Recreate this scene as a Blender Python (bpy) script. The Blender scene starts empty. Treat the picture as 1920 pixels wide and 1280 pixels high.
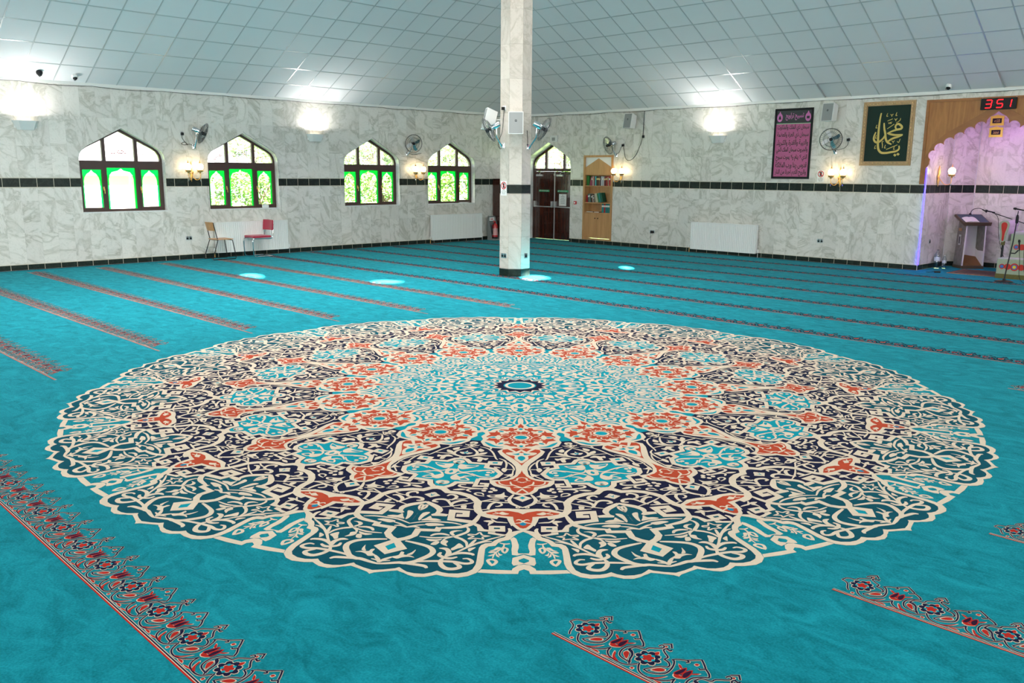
import bpy, bmesh, math, random
from mathutils import Vector, Matrix
from mathutils.geometry import delaunay_2d_cdt, tessellate_polygon

random.seed(7)
PI = math.pi
R = math.radians
SCN = bpy.context.scene
COL = SCN.collection

# ------------------------------------------------------------------ camera
cam_d = bpy.data.cameras.new('camera')
cam_d.sensor_width = 36.0
cam_d.lens = 36.0 * 1609.88 / 1920.0
cam_d.clip_start = 0.05
cam_d.clip_end = 300
cam_o = bpy.data.objects.new('camera', cam_d)
COL.objects.link(cam_o)
yaw, pit, rol = R(44.8513), R(11.1071), R(0.48405)
fw = Vector((-math.sin(yaw) * math.cos(pit), math.cos(yaw) * math.cos(pit), -math.sin(pit)))
rt = Vector((math.cos(yaw), math.sin(yaw), 0))
up = rt.cross(fw)
rt2 = rt * math.cos(rol) + up * math.sin(rol)
up2 = up * math.cos(rol) - rt * math.sin(rol)
m = Matrix((rt2, up2, -fw)).transposed().to_4x4()
m.translation = (18.629, -18.881, 1.952)
cam_o.matrix_world = m
SCN.camera = cam_o

# ------------------------------------------------------------------ sky, sun, added fill lamps
SCN.view_settings.view_transform = 'Standard'
SCN.view_settings.look = 'None'
SCN.view_settings.exposure = 0.0
SCN.view_settings.gamma = 1.0
SCN.view_settings.use_curve_mapping = False
wld = bpy.data.worlds.new('sky')
SCN.world = wld
wld.use_nodes = True
wld.node_tree.nodes['Background'].inputs[0].default_value = (0.93, 0.97, 1.0, 1)
wld.node_tree.nodes['Background'].inputs[1].default_value = 2.7

def add_light(name, kind, loc, energy, color=(1, 1, 1), rot=(0, 0, 0), size=1.0, size_y=None, parent=None, shape=None):
    d = bpy.data.lights.new(name, kind)
    d.energy = energy
    d.color = color
    if kind == 'AREA':
        d.shape = shape or ('RECTANGLE' if size_y else 'SQUARE')
        d.size = size
        if size_y:
            d.size_y = size_y
    elif kind in ('POINT', 'SPOT'):
        d.shadow_soft_size = size
    o = bpy.data.objects.new(name, d)
    COL.objects.link(o)
    o.location = loc
    o.rotation_euler = rot
    o.parent = parent
    return o

SUN_AZ = R(-34.3)          # the sun stands behind the camera, shining through the round drum windows
SUN_TAN = 0.703
sd = Vector((-math.cos(SUN_AZ), -math.sin(SUN_AZ), -SUN_TAN)).normalized()
sun = add_light('sun', 'SUN', (30, -25, 25), 240.0, (1.0, 0.97, 0.93))
sun.data.angle = R(0.55)
sun.rotation_euler = sd.to_track_quat('-Z', 'Y').to_euler()
for rx, ry, rz, e in ((9.4, -9.4, 8.15, 200), (5.6, -10.0, 6.55, 240), (5.6, -14.6, 6.55, 260)):      # fill lamps added above the frame to brighten the far carpet
    rl = add_light('roof_light', 'AREA', (rx, ry, rz), e, (1.0, 0.985, 0.96), (0, 0, 0), 1.6, 2.2)
    rl.data.spread = R(115)
# unseen fill lamps added under the dome and along the walls behind the camera
add_light('dome_daylight', 'AREA', (13.2, -13.2, 10.3), 420, (1.0, 0.985, 0.96), (0, 0, 0), 7.0, None, None, 'DISK')
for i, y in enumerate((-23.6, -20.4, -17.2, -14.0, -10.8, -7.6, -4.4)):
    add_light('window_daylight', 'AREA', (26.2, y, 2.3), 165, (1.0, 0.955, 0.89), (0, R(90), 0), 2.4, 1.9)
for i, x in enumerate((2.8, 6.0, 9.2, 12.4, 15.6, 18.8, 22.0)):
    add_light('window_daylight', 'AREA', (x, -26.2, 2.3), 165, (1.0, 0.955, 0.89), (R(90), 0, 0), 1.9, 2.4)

# ------------------------------------------------------------------ helpers
def obj(name, me, parent=None, loc=(0, 0, 0), rotz=0.0):
    o = bpy.data.objects.new(name, me)
    COL.objects.link(o)
    o.location = loc
    o.rotation_euler = (0, 0, rotz)
    o.parent = parent
    return o

def tag(o, label=None, cat=None, group=None, kind=None):
    if label: o['label'] = label
    if cat: o['category'] = cat
    if group: o['group'] = group
    if kind: o['kind'] = kind
    return o

def thing(name, label, cat, loc=(0, 0, 0), rotz=0.0, group=None):
    return tag(obj(name, None, None, loc, rotz), label, cat, group)

def copy_tree(o, parent=None):
    c = o.copy()
    COL.objects.link(c)
    c.parent = parent
    for ch in o.children:
        copy_tree(ch, c)
    return c

class MB:
    """collects shapes; build() links them as ONE mesh object"""
    def __init__(s):
        s.v = []; s.f = []; s.m = []; s.sm = []
    def add(s, vs, fs, mi=0, smooth=False):
        b = len(s.v)
        s.v += [tuple(p) for p in vs]
        for f in fs:
            s.f.append([b + i for i in f]); s.m.append(mi); s.sm.append(smooth)
        return s
    def box(s, lo, hi, mi=0):
        x0, y0, z0 = lo; x1, y1, z1 = hi
        vs = [(x0,y0,z0),(x1,y0,z0),(x1,y1,z0),(x0,y1,z0),(x0,y0,z1),(x1,y0,z1),(x1,y1,z1),(x0,y1,z1)]
        return s.add(vs, [(0,3,2,1),(4,5,6,7),(0,1,5,4),(1,2,6,5),(2,3,7,6),(3,0,4,7)], mi)
    def rbox(s, lo, hi, b=0.005, mi=0):
        """box with chamfered edges"""
        bm = bmesh.new()
        bmesh.ops.create_cube(bm, size=1)
        c = [(a + d) / 2 for a, d in zip(lo, hi)]; e = [abs(d - a) for a, d in zip(lo, hi)]
        for v in bm.verts: v.co = Vector((c[0] + v.co.x * e[0], c[1] + v.co.y * e[1], c[2] + v.co.z * e[2]))
        bmesh.ops.bevel(bm, geom=bm.edges[:], offset=min(b, min(e) * .45), segments=2, affect='EDGES', profile=.6)
        bm.verts.ensure_lookup_table()
        s.add([v.co for v in bm.verts], [[v.index for v in f.verts] for f in bm.faces], mi)
        bm.free()
        return s
    def tube(s, pts, r, n=8, mi=0, closed=False, cap=True):
        pts = [Vector(p) for p in pts]
        k = len(pts)
        rs = r if isinstance(r, (list, tuple)) else [r] * k
        vs = []; fs = []
        prev = None
        for i, p in enumerate(pts):
            if closed:
                t = pts[(i + 1) % k] - pts[i - 1]
            else:
                t = pts[min(i + 1, k - 1)] - pts[max(i - 1, 0)]
            t.normalize()
            if prev is None:
                a = Vector((0, 0, 1)) if abs(t.z) < .9 else Vector((1, 0, 0))
                u = t.cross(a).normalized()
            else:
                u = (prev - t * prev.dot(t))
                u = u.normalized() if u.length > 1e-6 else t.orthogonal().normalized()
            prev = u
            w = t.cross(u)
            for j in range(n):
                a = 2 * PI * j / n
                vs.append(p + (u * math.cos(a) + w * math.sin(a)) * rs[i])
        for i in range(k if closed else k - 1):
            for j in range(n):
                a = i * n + j; b = i * n + (j + 1) % n
                c = ((i + 1) % k) * n + (j + 1) % n; d = ((i + 1) % k) * n + j
                fs.append((a, b, c, d))
        if cap and not closed:
            fs.append(tuple(range(n))[::-1]); fs.append(tuple((k - 1) * n + j for j in range(n)))
        return s.add(vs, fs, mi, True)
    def lathe(s, prof, c=(0, 0, 0), axis='Z', n=20, mi=0, cap=True):
        """prof = [(radius, height)...]"""
        vs = []; fs = []
        for r_, h in prof:
            for j in range(n):
                a = 2 * PI * j / n
                x, y = r_ * math.cos(a), r_ * math.sin(a)
                q = {'Z': (x, y, h), 'Y': (x, h, y), 'X': (h, x, y)}[axis]
                vs.append((c[0] + q[0], c[1] + q[1], c[2] + q[2]))
        for i in range(len(prof) - 1):
            for j in range(n):
                fs.append((i * n + j, i * n + (j + 1) % n, (i + 1) * n + (j + 1) % n, (i + 1) * n + j))
        if cap:
            fs.append(tuple(range(n))[::-1]); fs.append(tuple((len(prof) - 1) * n + j for j in range(n)))
        return s.add(vs, fs, mi, True)
    def ball(s, c, r, mi=0, n=12, sz=1.0):
        prof = [(max(r * math.sin(PI * i / 8), 1e-4), -r * sz * math.cos(PI * i / 8)) for i in range(9)]
        return s.lathe(prof, c, 'Z', n, mi)
    def plate(s, outline, holes, f, th, mi=0, side=None):
        """2D polygon with holes -> plate; f(u, v, d) gives the 3D point, d = 0 front, th back"""
        vs, tris = cut(outline, holes)
        fr = [f(u, v, 0) for u, v in vs]; bk = [f(u, v, th) for u, v in vs]
        n = len(vs)
        s.add(fr + bk, [t for t in tris] + [tuple(n + i for i in reversed(t)) for t in tris], mi)
        cnt = {}
        for t in tris:
            for a, b in ((t[0], t[1]), (t[1], t[2]), (t[2], t[0])):
                cnt[(a, b)] = 1
        sides = [(a, b) for a, b in cnt if (b, a) not in cnt]
        return s.add(fr + bk, [(b, a, n + a, n + b) for a, b in sides], mi if side is None else side)
    def xf(s, M):
        s.v = [tuple(M @ Vector(p)) for p in s.v]
        return s
    def mesh(s, name, mats):
        me = bpy.data.meshes.new(name)
        me.from_pydata(s.v, [], s.f)
        for mt in (mats if isinstance(mats, (list, tuple)) else [mats]):
            me.materials.append(mt)
        me.polygons.foreach_set('material_index', s.m)
        me.polygons.foreach_set('use_smooth', s.sm)
        me.update()
        return me
    def build(s, name, mats, parent=None, loc=(0, 0, 0), rotz=0.0, fix=True):
        me = s.mesh(name, mats)
        if fix:
            bm = bmesh.new(); bm.from_mesh(me)
            bmesh.ops.recalc_face_normals(bm, faces=bm.faces[:])
            bm.to_mesh(me); bm.free()
        if any(s.sm):
            try: me.set_sharp_from_angle(angle=R(40))
            except Exception: pass
        return obj(name, me, parent, loc, rotz)

def inside(p, poly):
    x, y = p; c = False; j = len(poly) - 1
    for i in range(len(poly)):
        xi, yi = poly[i]; xj, yj = poly[j]
        if (yi > y) != (yj > y) and x < (xj - xi) * (y - yi) / (yj - yi) + xi: c = not c
        j = i
    return c

def cut(outline, holes):
    vs = []; ed = []
    for poly in [outline] + list(holes):
        b = len(vs); n = len(poly)
        vs += [Vector(p) for p in poly]
        ed += [(b + i, b + (i + 1) % n) for i in range(n)]
    r = delaunay_2d_cdt(vs, ed, [], 0, 1e-5)
    V = [(v.x, v.y) for v in r[0]]
    T = []
    for f in r[2]:
        c = (sum(V[i][0] for i in f) / len(f), sum(V[i][1] for i in f) / len(f))
        if inside(c, outline) and not any(inside(c, h) for h in holes):
            a, b, d = (V[i] for i in f[:3])
            ar = (b[0] - a[0]) * (d[1] - a[1]) - (d[0] - a[0]) * (b[1] - a[1])
            T.append(tuple(f) if ar > 0 else tuple(reversed(f)))
    return V, T

def crom(pts, n=4, closed=False):
    """Catmull-Rom through the points"""
    P = [Vector(p) for p in pts]; k = len(P); out = []
    if k < 3 and not closed: return [tuple(p) for p in P]
    for i in range(k if closed else k - 1):
        p1, p2 = P[i], P[(i + 1) % k]
        p0 = P[i - 1] if (i > 0 or closed) else p1 * 2 - p2
        p3 = P[(i + 2) % k] if (i + 2 < k or closed) else p2 * 2 - p1
        for j in range(n):
            t = j / n
            out.append(tuple(.5 * (2 * p1 + (p2 - p0) * t + (2 * p0 - 5 * p1 + 4 * p2 - p3) * t * t + (3 * p1 - p0 - 3 * p2 + p3) * t ** 3)))
    if not closed: out.append(tuple(P[-1]))
    return out

def ribbon(pts, w, closed=False, taper=False):
    """flat band along 2D points -> verts, quads"""
    P = [Vector(p[:2]) for p in pts]; k = len(P); vs = []; fs = []
    for i in range(k):
        a = P[i - 1] if (i > 0 or closed) else P[i]
        b = P[(i + 1) % k] if (i < k - 1 or closed) else P[i]
        d1 = (P[i] - a); d2 = (b - P[i])
        d1 = d1.normalized() if d1.length > 1e-9 else d2.normalized()
        d2 = d2.normalized() if d2.length > 1e-9 else d1
        n1 = Vector((-d1.y, d1.x)); n2 = Vector((-d2.y, d2.x))
        n = n1 + n2
        n = n.normalized() if n.length > 1e-6 else n1
        c = max(n.dot(n1), .45)
        h = w / 2 / c
        if taper and not closed:
            h *= .35 + .65 * math.sin(PI * min(max((i + .3) / (k - .4), 0), 1)) ** .6
        vs += [tuple(P[i] + n * h), tuple(P[i] - n * h)]
    for i in range(k if closed else k - 1):
        j = (i + 1) % k
        fs.append((2 * i + 1, 2 * j + 1, 2 * j, 2 * i))
    return vs, fs

def fill(pts):
    """triangles of a simple polygon, all facing +Z"""
    P = [Vector((p[0], p[1], 0)) for p in pts]
    T = tessellate_polygon([P]); out = []
    for a, b, c in T:
        s = (P[b] - P[a]).cross(P[c] - P[a]).z
        out.append((a, b, c) if s > 0 else (a, c, b))
    return out
# ------------------------------------------------------------------ materials
def nodes(name):
    mt = bpy.data.materials.new(name); mt.use_nodes = True
    nt = mt.node_tree
    return mt, nt, nt.nodes['Principled BSDF']

def mat(name, col, rough=.5, metal=0.0, var=0.0, scale=8.0, bump=0.0, bscale=60.0, spec=.5, emit=None, es=0.0, coat=0.0, sheen=0.0, obj_rand=0.0):
    mt, nt, b = nodes(name)
    b.inputs['Base Color'].default_value = (*col, 1)
    b.inputs['Roughness'].default_value = rough
    b.inputs['Metallic'].default_value = metal
    b.inputs['Specular IOR Level'].default_value = spec
    b.inputs['Coat Weight'].default_value = coat
    b.inputs['Sheen Weight'].default_value = sheen
    if emit:
        b.inputs['Emission Color'].default_value = (*emit, 1); b.inputs['Emission Strength'].default_value = es
    tc = nt.nodes.new('ShaderNodeTexCoord')
    if var:
        nz = nt.nodes.new('ShaderNodeTexNoise'); nz.inputs['Scale'].default_value = scale; nz.inputs['Detail'].default_value = 4
        nt.links.new(tc.outputs['Object'], nz.inputs['Vector'])
        mx = nt.nodes.new('ShaderNodeMix'); mx.data_type = 'RGBA'
        mx.inputs[6].default_value = (*[c * (1 - var) for c in col], 1); mx.inputs[7].default_value = (*[min(c * (1 + var), 1) for c in col], 1)
        nt.links.new(nz.outputs['Fac'], mx.inputs[0]); nt.links.new(mx.outputs[2], b.inputs['Base Color'])
    if bump:
        n2 = nt.nodes.new('ShaderNodeTexNoise'); n2.inputs['Scale'].default_value = bscale; n2.inputs['Detail'].default_value = 3
        nt.links.new(tc.outputs['Object'], n2.inputs['Vector'])
        bp = nt.nodes.new('ShaderNodeBump'); bp.inputs['Strength'].default_value = bump; bp.inputs['Distance'].default_value = .01
        nt.links.new(n2.outputs['Fac'], bp.inputs['Height']); nt.links.new(bp.outputs['Normal'], b.inputs['Normal'])
    return mt

def marble(name, base, vein, dark, rough=.22, scale=1.0, rand=True, spec=.45):
    """polished marble; every slab shows its own cut of the stone"""
    mt, nt, b = nodes(name)
    N = nt.nodes.new; L = nt.links.new
    tc = N('ShaderNodeTexCoord'); oi = N('ShaderNodeObjectInfo')
    mp = N('ShaderNodeVectorMath'); mp.operation = 'MULTIPLY_ADD'
    cb = N('ShaderNodeCombineXYZ')
    for i, k in enumerate((17.0, 31.0, 47.0)):
        ml = N('ShaderNodeMath'); ml.operation = 'MULTIPLY'; ml.inputs[1].default_value = k if rand else 0
        L(oi.outputs['Random'], ml.inputs[0]); L(ml.outputs[0], cb.inputs[i])
    L(tc.outputs['Object'], mp.inputs[0]); mp.inputs[1].default_value = (scale,) * 3; L(cb.outputs[0], mp.inputs[2])
    ro = N('ShaderNodeVectorRotate'); ro.rotation_type = 'EULER_XYZ'; 
    cr = N('ShaderNodeCombineXYZ'); mr = N('ShaderNodeMath'); mr.operation = 'MULTIPLY'; mr.inputs[1].default_value = 9.0
    L(oi.outputs['Random'], mr.inputs[0]); L(mr.outputs[0], cr.inputs[0]); L(mr.outputs[0], cr.inputs[1]); L(mr.outputs[0], cr.inputs[2])
    L(mp.outputs[0], ro.inputs['Vector']); L(cr.outputs[0], ro.inputs['Rotation'])
    st = N('ShaderNodeVectorMath'); st.operation = 'MULTIPLY'; st.inputs[1].default_value = (1.9, .75, 1.0); L(ro.outputs[0], st.inputs[0])
    n1 = N('ShaderNodeTexNoise'); n1.inputs['Scale'].default_value = .95; n1.inputs['Detail'].default_value = 5; n1.inputs['Roughness'].default_value = .55; n1.inputs['Distortion'].default_value = 1.9
    L(st.outputs[0], n1.inputs['Vector'])
    r1 = N('ShaderNodeValToRGB'); e = r1.color_ramp.elements
    e[0].position = .43; e[0].color = (0, 0, 0, 1); e[1].position = .50; e[1].color = (1, 1, 1, 1)
    e2 = r1.color_ramp.elements.new(.53); e2.color = (.25, .25, .25, 1); e3 = r1.color_ramp.elements.new(.60); e3.color = (0, 0, 0, 1)
    L(n1.outputs['Fac'], r1.inputs[0])
    n2 = N('ShaderNodeTexNoise'); n2.inputs['Scale'].default_value = 3.2; n2.inputs['Detail'].default_value = 6; n2.inputs['Distortion'].default_value = 2.6
    L(st.outputs[0], n2.inputs['Vector'])
    r2 = N('ShaderNodeValToRGB'); e = r2.color_ramp.elements
    e[0].position = .485; e[0].color = (0, 0, 0, 1); e[1].position = .5; e[1].color = (1, 1, 1, 1)
    e4 = r2.color_ramp.elements.new(.53); e4.color = (0, 0, 0, 1)
    L(n2.outputs['Fac'], r2.inputs[0])
    n3 = N('ShaderNodeTexNoise'); n3.inputs['Scale'].default_value = 1.6; n3.inputs['Detail'].default_value = 2
    L(st.outputs[0], n3.inputs['Vector'])
    a = N('ShaderNodeMix'); a.data_type = 'RGBA'; a.inputs[6].default_value = (*base, 1); a.inputs[7].default_value = (*vein, 1)
    m4 = N('ShaderNodeMath'); m4.operation = 'MULTIPLY'; m4.use_clamp = True; m4.inputs[1].default_value = 1.05
    m1 = N('ShaderNodeMath'); m1.operation = 'MULTIPLY'; L(r1.outputs[0], m1.inputs[0]); L(n3.outputs['Fac'], m4.inputs[0]); L(m4.outputs[0], m1.inputs[1])
    L(m1.outputs[0], a.inputs[0])
    c = N('ShaderNodeMix'); c.data_type = 'RGBA'; L(a.outputs[2], c.inputs[6]); c.inputs[7].default_value = (*dark, 1)
    m2 = N('ShaderNodeMath'); m2.operation = 'MULTIPLY'; L(r2.outputs[0], m2.inputs[0]); m2.inputs[1].default_value = .26
    L(m2.outputs[0], c.inputs[0])
    hv = N('ShaderNodeHueSaturation'); vv = N('ShaderNodeMapRange'); vv.inputs[3].default_value = .93; vv.inputs[4].default_value = 1.05
    L(oi.outputs['Random'], vv.inputs[0]); L(vv.outputs[0], hv.inputs['Value']); L(c.outputs[2], hv.inputs['Color'])
    L(hv.outputs[0], b.inputs['Base Color'])
    b.inputs['Roughness'].default_value = rough; b.inputs['Specular IOR Level'].default_value = spec
    return mt

def wood(name, c1, c2, rough=.4, scale=(1, 1, 14), coat=0.0):
    mt, nt, b = nodes(name)
    N = nt.nodes.new; L = nt.links.new
    tc = N('ShaderNodeTexCoord'); mp = N('ShaderNodeMapping'); mp.inputs['Scale'].default_value = (1 / scale[0], 1 / scale[1], 1 / scale[2])
    L(tc.outputs['Object'], mp.inputs[0])
    nz = N('ShaderNodeTexNoise'); nz.inputs['Scale'].default_value = 14; nz.inputs['Detail'].default_value = 5; nz.inputs['Distortion'].default_value = .8
    L(mp.outputs[0], nz.inputs['Vector'])
    r = N('ShaderNodeValToRGB'); r.color_ramp.elements[0].color = (*c1, 1); r.color_ramp.elements[1].color = (*c2, 1)
    r.color_ramp.elements[0].position = .3; r.color_ramp.elements[1].position = .7
    L(nz.outputs['Fac'], r.inputs[0]); L(r.outputs[0], b.inputs['Base Color'])
    b.inputs['Roughness'].default_value = rough; b.inputs['Coat Weight'].default_value = coat
    return mt

def carpet(name, col, var=.16, sheen=.03):
    """cut pile: brushed light and dark patches, fine tufts"""
    mt, nt, b = nodes(name)
    N = nt.nodes.new; L = nt.links.new
    g = N('ShaderNodeNewGeometry')
    mp = N('ShaderNodeMapping'); mp.inputs['Rotation'].default_value = (0, 0, R(38)); mp.inputs['Scale'].default_value = (1.0, 1.7, 1)
    L(g.outputs['Position'], mp.inputs[0])
    n1 = N('ShaderNodeTexNoise'); n1.inputs['Scale'].default_value = 4.5; n1.inputs['Detail'].default_value = 9; n1.inputs['Roughness'].default_value = .72; n1.inputs['Distortion'].default_value = .9
    L(mp.outputs[0], n1.inputs['Vector'])
    n2 = N('ShaderNodeTexNoise'); n2.inputs['Scale'].default_value = 95; n2.inputs['Detail'].default_value = 2
    L(g.outputs['Position'], n2.inputs['Vector'])
    ad = N('ShaderNodeMath'); ad.operation = 'MULTIPLY_ADD'; ad.inputs[1].default_value = .45
    L(n2.outputs['Fac'], ad.inputs[0]); L(n1.outputs['Fac'], ad.inputs[2])
    mr = N('ShaderNodeMapRange'); mr.inputs[1].default_value = .52; mr.inputs[2].default_value = .95
    L(ad.outputs[0], mr.inputs[0])
    mx = N('ShaderNodeMix'); mx.data_type = 'RGBA'
    mx.inputs[6].default_value = (*[c * (1 - var) for c in col], 1); mx.inputs[7].default_value = (*[min(1, c * (1 + var) + var * .012) for c in col], 1)
    L(mr.outputs[0], mx.inputs[0]); L(mx.outputs[2], b.inputs['Base Color'])
    bp = N('ShaderNodeBump'); bp.inputs['Strength'].default_value = .35; bp.inputs['Distance'].default_value = .004
    L(ad.outputs[0], bp.inputs['Height']); L(bp.outputs['Normal'], b.inputs['Normal'])
    b.inputs['Roughness'].default_value = .95; b.inputs['Specular IOR Level'].default_value = .03
    b.inputs['Sheen Weight'].default_value = sheen; b.inputs['Sheen Roughness'].default_value = .28
    b.inputs['Sheen Tint'].default_value = (.45, .95, 1, 1)
    return mt

def glass_mat(name, tint=(1, 1, 1), gloss=.06, haze=0.0, hazecol=(.9, .9, .9)):
    """thin pane: lets light straight through, with a faint reflection and a little haze"""
    mt = bpy.data.materials.new(name); mt.use_nodes = True
    nt = mt.node_tree; nt.nodes.clear()
    N = nt.nodes.new; L = nt.links.new
    out = N('ShaderNodeOutputMaterial'); tr = N('ShaderNodeBsdfTransparent'); tr.inputs[0].default_value = (*tint, 1)
    gl = N('ShaderNodeBsdfGlossy'); gl.inputs['Roughness'].default_value = .03
    m1 = N('ShaderNodeMixShader'); m1.inputs[0].default_value = gloss
    L(tr.outputs[0], m1.inputs[1]); L(gl.outputs[0], m1.inputs[2])
    if haze:
        tl = N('ShaderNodeBsdfTranslucent'); tl.inputs[0].default_value = (*hazecol, 1)
        m2 = N('ShaderNodeMixShader'); m2.inputs[0].default_value = haze
        L(m1.outputs[0], m2.inputs[1]); L(tl.outputs[0], m2.inputs[2]); L(m2.outputs[0], out.inputs[0])
    else:
        L(m1.outputs[0], out.inputs[0])
    return mt

def emis(name, col, s):
    mt = bpy.data.materials.new(name); mt.use_nodes = True
    nt = mt.node_tree; nt.nodes.clear()
    out = nt.nodes.new('ShaderNodeOutputMaterial'); e = nt.nodes.new('ShaderNodeEmission')
    e.inputs[0].default_value = (*col, 1); e.inputs[1].default_value = s
    nt.links.new(e.outputs[0], out.inputs[0])
    return mt

M = {}
M['marble'] = marble('white_marble', (.735, .705, .655), (.37, .36, .29), (.30, .29, .23))
M['pmarble'] = marble('cream_marble', (.585, .53, .47), (.40, .355, .29), (.33, .28, .22))
M['reveal'] = marble('reveal_marble', (.78, .78, .77), (.6, .6, .58), (.5, .5, .47), .2)
M['green'] = marble('dark_green_marble', (.010, .016, .013), (.026, .042, .032), (.05, .065, .052), .3, 2.5, spec=.2)
M['grout'] = mat('pale_grout', (.66, .63, .57), .8, var=.08)
M['gold_grout'] = mat('cream_grout', (.62, .56, .44), .7)
M['cpanel'] = mat('mineral_ceiling_panel', (.71, .72, .735), .8, var=.03, scale=1.5, bump=.06, bscale=220)
M['tee'] = mat('painted_tee_bar', (.50, .53, .54), .28, .25)
M['trim'] = mat('white_painted_trim', (.78, .77, .74), .5)
M['plaster'] = mat('plain_plaster', (.72, .72, .70), .8, var=.03)
M['aqua'] = carpet('turquoise_pile', (.006, .212, .268), .36, .055)
M['border'] = carpet('dark_teal_pile', (.006, .085, .13), .1)
M['cream'] = carpet('cream_pile', (.69, .555, .435), .06)
M['navy'] = carpet('navy_pile', (.012, .012, .04), .15)
M['teal'] = carpet('deep_teal_pile', (.006, .074, .108), .14)
M['red'] = carpet('brick_red_pile', (.45, .060, .027), .07)
M['dkred'] = carpet('dark_tulip_pile', (.030, .009, .03), .1)
M['blue'] = carpet('blue_pile', (.015, .21, .36), .1)
M['rowred'] = carpet('scarlet_pile', (.42, .022, .016), .08)
M['aqua2'] = carpet('bright_turquoise_pile', (.006, .275, .35), .06)
M['brown'] = mat('brown_window_frame', (.058, .026, .020), .4, var=.15, scale=5)
M['mahog'] = wood('mahogany', (.030, .0075, .005), (.070, .018, .010), .2, (1, 1, 10), .5)
M['beech'] = wood('beech_veneer', (.43, .215, .08), (.56, .30, .125), .42, (1, 1, 12))
M['oak'] = wood('oak_panel', (.30, .105, .018), (.45, .18, .038), .4, (1, 1, 9))
M['oakd'] = wood('oak_moulding', (.26, .088, .015), (.36, .13, .026), .4, (6, 1, 2))
M['white'] = mat('white_enamel', (.80, .80, .78), .35)
M['offw'] = mat('off_white_plastic', (.72, .72, .70), .45)
M['grey'] = mat('speaker_grille', (.30, .305, .30), .6, bump=.2, bscale=900)
M['black'] = mat('black_plastic', (.008, .008, .009), .45, spec=.25)
M['blackm'] = mat('black_metal', (.015, .015, .017), .3, .6)
M['chrome'] = mat('chrome', (.72, .74, .76), .12, 1.0)
M['steel'] = mat('brushed_steel', (.55, .57, .58), .28, 1.0)
M['wire'] = mat('dark_wire', (.12, .125, .13), .35, .7)
M['brass'] = mat('polished_brass', (.80, .47, .15), .35, .7)
M['gold'] = mat('gilt_frame', (.40, .26, .135), .38, .55, var=.3, scale=30, bump=.3, bscale=80)
M['goldth'] = mat('gold_thread', (.66, .49, .14), .42, .35, bump=.5, bscale=160)
M['silver'] = mat('silver_paint', (.62, .63, .64), .3, .6)
M['redp'] = mat('red_enamel', (.55, .012, .016), .25, coat=.4)
M['redf'] = mat('red_upholstery', (.40, .012, .045), .75, var=.12, sheen=.3)
M['globe'] = emis('lit_globe', (1.0, .74, .40), 16)
M['tubel'] = emis('uplighter_lamp', (1.0, .86, .68), 14)
M['led'] = emis('blue_led', (.014, .010, 1.0), 34)
M['ledw'] = emis('violet_led', (.72, .32, 1.0), 66)
M['digit'] = emis('red_digit', (1.0, .012, .018), 4)
M['glass'] = glass_mat('clear_pane')
M['frost'] = glass_mat('misty_pane', (1, 1, 1), .05, .12)
M['greenf'] = glass_mat('green_film', (.04, .74, .24), .03, .35, (.03, .8, .25))
M['crystal'] = glass_mat('crystal', (.9, .9, .92), .45)
M['bottle'] = glass_mat('clear_bottle', (.86, .90, .95), .14)
M['inkb'] = mat('black_ink', (.015, .02, .018), .6)
M['inkr'] = mat('red_ink', (.55, .03, .04), .6)
M['paper'] = mat('white_paper', (.82, .82, .80), .7)
M['signg'] = mat('green_sign', (.02, .30, .13), .5)
# ------------------------------------------------------------------ room shell
ZC, KC = 3.63, 0.543            # wall height, ceiling slope
RM = 26.5                       # side of the square hall
MX = 13.15                      # axis of the prayer niche
fL = lambda u, v, d: (-d, u, v)          # left wall: u = world y
fR = lambda u, v, d: (u, d, v)           # right wall: u = world x

def arch(c, hw, z0, zs, za):
    k = za - zs
    half = [(hw, 0), (hw * .972, .16 * k), (hw * .91, .29 * k), (hw * .80, .40 * k)]
    return [(c - hw, z0)] + [(c - a, zs + b) for a, b in half] + [(c, za)] + [(c + a, zs + b) for a, b in reversed(half)] + [(c + hw, z0)]

WIN = [-11.67, -8.955, -5.345, -2.61]
HW, SILL, SPR, APX = .875, 1.09, 2.17, 2.79
holesL = [arch(c, HW, SILL, SPR, APX) for c in WIN]
DOORX = 1.27
hole_door = arch(DOORX, .88, -.05, 2.2, 2.83)
hole_case = [(2.67, .13), (3.66, .13), (3.66, 2.42), (2.67, 2.42)]
# lobed arch of the niche (right half mirrored), in wall coordinates
def lobes(ins=0.0):
    cusp = [(11.955, 2.30), (12.03, 2.47), (12.20, 2.585), (12.385, 2.69), (12.565, 2.785), (12.75, 2.885), (12.945, 2.975)]
    pts = [(11.90, .0), (11.90, 2.13), (11.945, 2.20)]
    for i in range(len(cusp) - 1):
        a, b = Vector(cusp[i]), Vector(cusp[i + 1])
        mid = (a + b) / 2; d = (b - a); n = Vector((-d.y, d.x)).normalized(); r = d.length / 2
        for j in range(8):
            t = PI * j / 8
            q = mid - d / 2 * math.cos(t) + n * r * .82 * math.sin(t)
            pts.append((q.x, q.y))
    a = cusp[-1]
    pts += [a, (12.955, 3.05), (13.0, 3.105), (13.07, 3.145), (13.15, 3.205)]
    return pts + [(2 * MX - x, y) for x, y in reversed(pts[:-1])]
hh = [(11.90, -.05), (11.90, 2.45), (11.98, 2.66), (12.2, 2.86), (12.55, 3.05), (12.85, 3.2), (MX, 3.36)]     # the masonry opening behind the oak board
hole_niche = hh + [(2 * MX - x, y) for x, y in reversed(hh[:-1])]

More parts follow.
